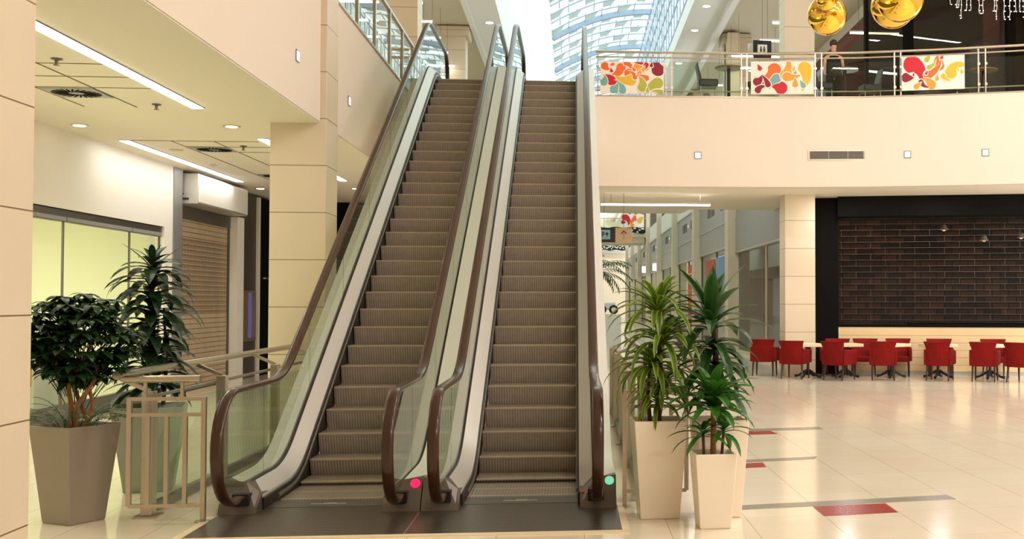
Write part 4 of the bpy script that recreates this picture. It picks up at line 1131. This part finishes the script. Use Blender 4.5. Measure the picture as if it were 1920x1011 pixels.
spots = [(5.02, 25.36, 60, 'red armchair in front of the stone pillar, its back to the open floor'),
 (4.50, 26.42, 70, 'red armchair tucked beside the stone pillar, farthest from the cafe grille'),
 (5.91, 24.84, 45, 'red armchair with its back to us, directly below the black wall corner'),
 (6.88, 24.70, 76, 'red armchair with its back to us, third along the front row from the pillar'),
 (8.10, 24.46, 60, 'red armchair with its back to us, fourth along the front row from the pillar'),
 (9.02, 24.16, 62, 'red armchair with its back to us, fifth along the front row from the pillar'),
 (9.70, 23.72, 38, 'red armchair cut off by the edge of the picture'),
 (6.13, 26.14, -115, 'red armchair against the black wall, only its top showing behind a table'),
 (6.80, 26.08, -112, 'red armchair facing us, first along the wooden counter'),
 (7.62, 26.02, -105, 'red armchair facing us, second along the wooden counter'),
 (8.52, 25.72, -105, 'red armchair facing us, third along the wooden counter'),
 (9.72, 25.36, -100, 'red armchair facing us, fourth along the wooden counter')]
for i, (x, y, a, lb) in enumerate(spots):
    if i == 0:
        ac.location = (x, y, 0); ac.rotation_euler = (0, 0, R(a)); ac['label'] = lb
    else: dup(ac, (x, y, 0), R(a), lb)
def cafe_table():
    t = thing('cafe_table', 'x', 'table', (0, 0, 0), 0, 'square tables outside the cafe')
    mb = MB(); mb.box(-.32, .32, -.32, .32, .715, .785); mb.build('tabletop', 'table_cream', t, world=False, bevel=.006)
    mb = MB(); mb.lathe([(.06, .06), (.05, .14), (.032, .2), (.032, .64), (.09, .71)], (0, 0, 0), 12); mb.build('pedestal', 'black_iron', t, world=False)
    for k in range(4):
        a = PI/4 + k*PI/2; c, s = math.cos(a), math.sin(a)
        mb = MB(); mb.tube([(c*.03, s*.03, .17), (c*.14, s*.14, .11), (c*.24, s*.24, .05), (c*.33, s*.33, .035)], [.035, .03, .026, .034], 7); mb.build('foot', 'black_iron', t, world=False)
    return t
ct = cafe_table()
for i, (x, y, a, lb) in enumerate([(5.37, 25.60, 8, 'square cream table in front of the stone pillar'), (6.24, 25.58, 8, 'square cream table second from the stone pillar'), (7.27, 25.42, 25, 'square cream table third from the stone pillar'), (8.28, 25.12, 15, 'square cream table fourth from the stone pillar'), (9.38, 24.80, 15, 'square cream table fifth from the stone pillar')]):
    if i == 0: ct.location = (x, y, 0); ct.rotation_euler = (0, 0, R(a)); ct['label'] = lb
    else: dup(ct, (x, y, 0), R(a), lb)

# ------------------------------------------------------------------ corridor beyond
PY = [37.9, 48.8, 59.3, 70.2, 80.8, 91.6, 102.4, 113]
for y in PY:
    pillar(5.20, 5.62, y, y+.75, 0, 4.3 if y < 30 else 10.9, m='facade_beige')
prev = 26.76
for i, y in enumerate(PY):
    st = 3.42 if i == 0 else 3.70
    top = 4.29 if i == 0 else 5.85
    mb = MB(); mb.box(5.47, 5.62, prev+.01, y-.01, st, 4.57)
    if not i: mb.box(5.49, 5.62, prev+.01, y-.01, 4.57, 6.04)
    if i: mb.box(5.47, 5.62, prev, y, 4.60, 5.83)
    mb.mi = 1; 
    if i: mb.box(5.44, 5.62, prev, y, 4.56, 4.60); mb.box(5.42, 5.62, prev, y, 5.83, 5.90)
    mb.box(5.44, 5.62, prev, y, st-.05, st)
    mb.mi = 2
    if i:
        L = y - prev
        for f in (.22, .5, .62): mb.box(5.455, 5.47, prev+L*f, prev+L*f+.9, 5.1, 5.5)
    mb.mi = 3
    if i: mb.box(5.45, 5.62, prev, y, 5.9, 6.95)
    struct(mb, 'wall_facade_%d' % (i+1), ['grey_panel', 'alu', 'grey_dark', 'plaster_white'])
    if i:
        L = y - prev
        for f in (.12, .42):
            square_lamp((5.47, prev+L*f, 5.3), (-1, 0), 'square wall light %s in corridor bay %d of the shop facade' % ('nearer' if f < .3 else 'farther', i))
    # shop window with frame
    mb = MB(); mb.box(5.54, 5.62, prev, y, 0, .12)
    for k in range(3): yy = prev + (y-prev)*(k/2.); mb.box(5.54, 5.62, yy-.04, yy+.04, .1, st-.05)
    w = struct(mb, 'window_%d' % (i+4), 'alu_dark' if i != 0 else 'facade_beige')
    for k in range(2):
        a, b = prev + (y-prev)*(k/2.)+.04, prev + (y-prev)*((k+1)/2.)-.04
        mb = MB(); mb.box(5.575, 5.587, a, b, .12, st-.05); mb.build('pane', 'glass_dark' if i == 0 else 'glass_clear', w)
    p0 = prev if i else 30.0
    mb = MB(); mb.box(8.6, 8.7, p0, y, 0, 4.2); mb.box(5.62, 8.6, y-.02, y+.02, 0, 4.2)
    struct(mb, 'wall_shop_interior_%d' % (i+1), 'grey_dark' if i == 0 else ('grey_panel' if i % 2 else 'plaster_pink'))
    # upper windows
    if i > 1:
        mb = MB()
        for k in range(8): yy = prev+.8 + (y-prev-.8)*k/7.; mb.box(5.5, 5.6, yy-.05, yy+.05, 6.95, 10.9)
        mb.box(5.5, 5.6, prev, y, 8.8, 8.9)
        struct(mb, 'window_upper_%d' % (i+1), 'alu_dark')
    prev = y + .75
mb = MB(); mb.box(5.40, 5.52, 49.9, 53.2, 0, 3.4)
solo(mb, 'brick_display_wall', 'brick_coral', 'coral brick display strip in the far corridor shop front', 'display wall')
mb = MB(); mb.box(5.50, 5.53, 40.6, 43.5, 1.9, 3.4); solo(mb, 'window_poster_sign', 'poster_blue', 'pale blue poster in the corridor shop window above the corn plant', 'poster')
mb = MB(); mb.box(5.50, 5.53, 44.0, 46.8, 1.9, 3.4); solo(mb, 'window_poster_sign', 'brick_red', 'reddish poster in the corridor shop window', 'poster')
for y, zz, lb in ((72.5, 3.7, 'white lit shop sign nearer along the far corridor'), (84.0, 3.85, 'white lit shop sign farther along the corridor')):
    mb = MB(); mb.box(5.13, 5.42, y, y+.8, zz, zz+.45); solo(mb, 'lit_shop_sign', 'square_lamp', lb, 'sign')
# hanging direction sign
t = thing('hanging_direction_sign', 'hanging sign with a P symbol and an arrow over the corridor', 'sign', (1.0, 26.05, 3.1))
mb = MB(); mb.box(.46, .96, 26.03, 26.07, 3.11, 3.45); bd = mb.build('symbol_board', 'sign_black', t)
mb = MB(); mb.box(.62, .84, 26.02, 26.03, 3.18, 3.40); sq = mb.build('symbol_square', 'sign_blue', bd, bevel=.02)
mb = MB(); mb.bar((.66, 26.017, 3.23), (.66, 26.017, 3.35), .004, .020, (1,0,0)); mb.bar((.66, 26.017, 3.34), (.70, 26.017, 3.34), .004, .02); mb.bar((.66, 26.017, 3.285), (.70, 26.017, 3.285), .004, .02); mb.bar((.70, 26.017, 3.28), (.70, 26.017, 3.345), .004, .02, (1,0,0))
for px_, pz, r in ((.765, 3.33, .016), (.785, 3.31, .018), (.75, 3.305, .018), (.77, 3.285, .02)): mb.ball((px_, 26.017, pz), r, 8, 6, (1, .2, 1))
mb.bar((.77, 26.017, 3.22), (.77, 26.017, 3.29), .004, .012, (1,0,0))
mb.build('symbol_print', 'sign_black', bd)
mb = MB(); mb.box(.96, 1.345, 26.03, 26.07, 3.11, 3.45); ab = mb.build('arrow_board', 'sign_tan', t)
mb = MB(); mb.bar((1.09, 26.025, 3.31), (1.155, 26.025, 3.375), .004, .022); mb.bar((1.22, 26.025, 3.31), (1.155, 26.025, 3.375), .004, .022)
for k in range(4): mb.box(1.146, 1.164, 26.023, 26.029, 3.31-k*.04, 3.328-k*.04)
mb.build('arrow_print', 'sign_black', ab)
for x in (.70, 1.15):
    mb = MB(); mb.box(x-.004, x+.004, 26.046, 26.054, 3.45, 4.3); mb.build('suspension_wire', 'grey_dark', t)
# bridges across the corridor with garlands and panels
for i, (y, z0, z1, lb) in enumerate(((84.3, 6.05, 6.75, 'nearer'), (116.6, 6.2, 6.9, 'farther'))):
    mb = MB(); mb.box(-6, 5.45, y, y+4, z0+.45, z1); mb.mi = 1; mb.box(-6, 5.3, y+.2, y+4, z0, z0+.45)
    struct(mb, 'slab_bridge_%d' % (i+1), ['sign_white', 'facade_beige'])
    t = thing('bauble_garland', 'black garland with white baubles on the %s footbridge' % lb, 'garland', (2, y-.1, z1))
    mb = MB(); pts = [(-1+6.3*k/24, y-.15, z1+.25+.05*math.sin(k*1.3)) for k in range(25)]; mb.tube(pts, .22, 8); mb.build('garland_body', 'garland_black', t)
    mb = MB()
    for k in range(46): mb.ball((-1+6.3*k/46+random.uniform(-.06, .06), y-.36, z1+.25+random.uniform(-.16, .16)), .07, 8, 6)
    mb.build('baubles', 'bauble_white', t)
    t = thing('bridge_railing', 'glass railing with steel top rail on the %s footbridge' % lb, 'railing', (0, y+.1, z1))
    mb = MB(); mb.bar((-6, y+.15, z1+1.15), (5.4, y+.15, z1+1.15), .06, .06); mb.build('handrail', 'brushed_steel', t)
    mb = MB(); mb.box(-6, 5.4, y+.14, y+.16, z1+.05, z1+1.1); mb.build('glass_panel', 'glass_clear', t)
t = thing('printed_panel_sign', 'small swirl-print panel on the nearer footbridge above the hanging sign', 'art panel', (3.5, 84.1, 7.2))
mb = MB(); mb.box(3.5, 5.2, 83.6, 83.64, 7.2, 8.15); mb.build('board', 'banner_paper', t)
mb = MB()
for i, (c, px_, pz, r, an, tl, cu) in enumerate([(0,.30,.72,.26,-20,.75,-110),(1,.13,.36,.14,-10,.25,30),(2,1.0,.6,.16,90,.35,-30),(2,.75,.42,.13,20,.6,60),(3,.84,.14,.14,120,.3,40),(4,1.40,.46,.18,70,.6,-120)]):
    mb.mi = c; mb.prism([(3.5+min(max(x, .02), 1.66), 7.2+min(max(z, .02), .93)) for x, z in comma(px_, pz, r, R(an), tl, R(cu))], 1, 83.58-.004*i, 83.6)
mb.build('swirl_print', PR, t)
# corridor palm and toy ride
t = thing('potted_palm', 'feathery palm in the corridor beside the escalator side panel', 'potted plant', (.55, 33, 0))
mb = MB(); mb.lathe([(.3, 0), (.42, .8), (.38, .8), (.36, .72)], (0, 0, 0), 18); mb.build('pot', 'pot_beige', t, world=False)
mb = MB(); mb.tube([(0, 0, .7), (.05, 0, 2.55)], [.09, .06], 8); mb.build('trunk', 'bark_dark', t, world=False)
palm(t, None, 2.5, 26, 1.25)
t = thing('toy_ride', 'small black and white wheeled toy ride on a pedestal down the corridor', 'toy ride', (1.15, 42, 0))
mb = MB(); mb.box(.8, 1.75, 41.6, 42.6, 0, 1.25); mb.build('pedestal', 'plaster_white', t)
mb = MB(); mb.box(.95, 1.55, 41.75, 42.3, 1.42, 1.7); mb.build('body', 'bauble_white', t, bevel=.05)
for x in (1.05, 1.48):
    mb = MB(); mb.lathe([(.05, -.04), (.17, -.03), (.17, .03), (.05, .04)], (x, 41.74, 1.43), 18, 1); wl = mb.build('wheel', 'black_rubber', t)
    mb = MB(); mb.lathe([(.02, -.05), (.09, -.045), (.09, .0)], (x, 41.73, 1.43), 14, 1); mb.build('hub', 'bauble_white', wl)

# ------------------------------------------------------------------ light
def area(name, loc, size, power, color=(1, .88, .72), sy=None, rot=(0, 0, 0)):
    l = bpy.data.lights.new(name, 'AREA'); l.energy = power; l.color = color; l.size = size
    if sy: l.shape = 'RECTANGLE'; l.size_y = sy
    o = bpy.data.objects.new(name, l); COL.objects.link(o); o.location = loc; o.rotation_euler = rot; return o
WARM = (1, .97, .95)
for x, pw in ((6.5, 205), (9.5, 275), (12.5, 250)):
    for y, k, tilt in ((-6, 1.0, 35), (3, 1.05, 4), (11, .8, 20), (17, .8, 0)):
        area('hall_fill', (x, y, 11.1), 3.0, pw*k, WARM, .16, rot=(R(tilt), 0, R(-20)))  # added unseen lamps without fittings, aimed to balance balcony front and west wall
for x, y in ((6.2, 25.3), (8.2, 24.8), (10.2, 24.0), (3.0, 26.5), (2.0, 29.0)):
    area('soffit_fill', (x, y, 4.24), .3, 34, WARM)  # added to brighten chairs and floor; the soffit has no fittings here
area('shop_light', (-9.3, 14, 3.28), 2.5, 480, (.95, .98, 1), 9)
area('cafe_fill', (7.2, 27.9, 4.15), .6, 9, (1, .75, .5))  # added area light without a fitting, placed so the bricks by the pillar show
for x, y in ((9.75, 30.6), (11.0, 29.4), (12.2, 29.2)): area('downlight_beam', (x, y, 10.255), .16, 70, (1, .85, .6))
for y in (16, 22): area('gallery_fill', (-8.5, y, 10.95), 1.6, 120, (1, .9, .74))  # unseen lights added to brighten the west gallery, no fittings
for y in (32, 43, 54, 65, 76): area('shop_light', (7, y, 3.9), 1.5, 60, (1, .9, .78))

wd = bpy.data.worlds.new('World'); SC.world = wd; wd.use_nodes = True
nt = wd.node_tree; bg = nt.nodes['Background']
bg.inputs[0].default_value = (.86, .93, 1.0, 1); bg.inputs[1].default_value = 3.2

# ------------------------------------------------------------------ camera
cd = bpy.data.cameras.new('Camera'); cam = bpy.data.objects.new('Camera', cd); COL.objects.link(cam)
F = 2118.; T = math.atan(57.5/F); AL = math.atan(205/F*math.cos(T))
cd.sensor_width = 36; cd.lens = F/1920*36; cd.shift_x = -320/1920; cd.clip_end = 400
cam.location = (0, 0, 1.78); cam.rotation_euler = (R(90)+T, 0, -AL)
SC.camera = cam
SC.view_settings.view_transform = 'Standard'; SC.view_settings.look = 'None'; SC.view_settings.gamma = 1; SC.view_settings.use_curve_mapping = False
SC.view_settings.exposure = 0.10
SC.cycles.use_denoising = True
SC.cycles.max_bounces = 8; SC.cycles.diffuse_bounces = 4; SC.cycles.glossy_bounces = 4; SC.cycles.transparent_max_bounces = 16; SC.cycles.transmission_bounces = 6
SC.cycles.sample_clamp_indirect = 6.0
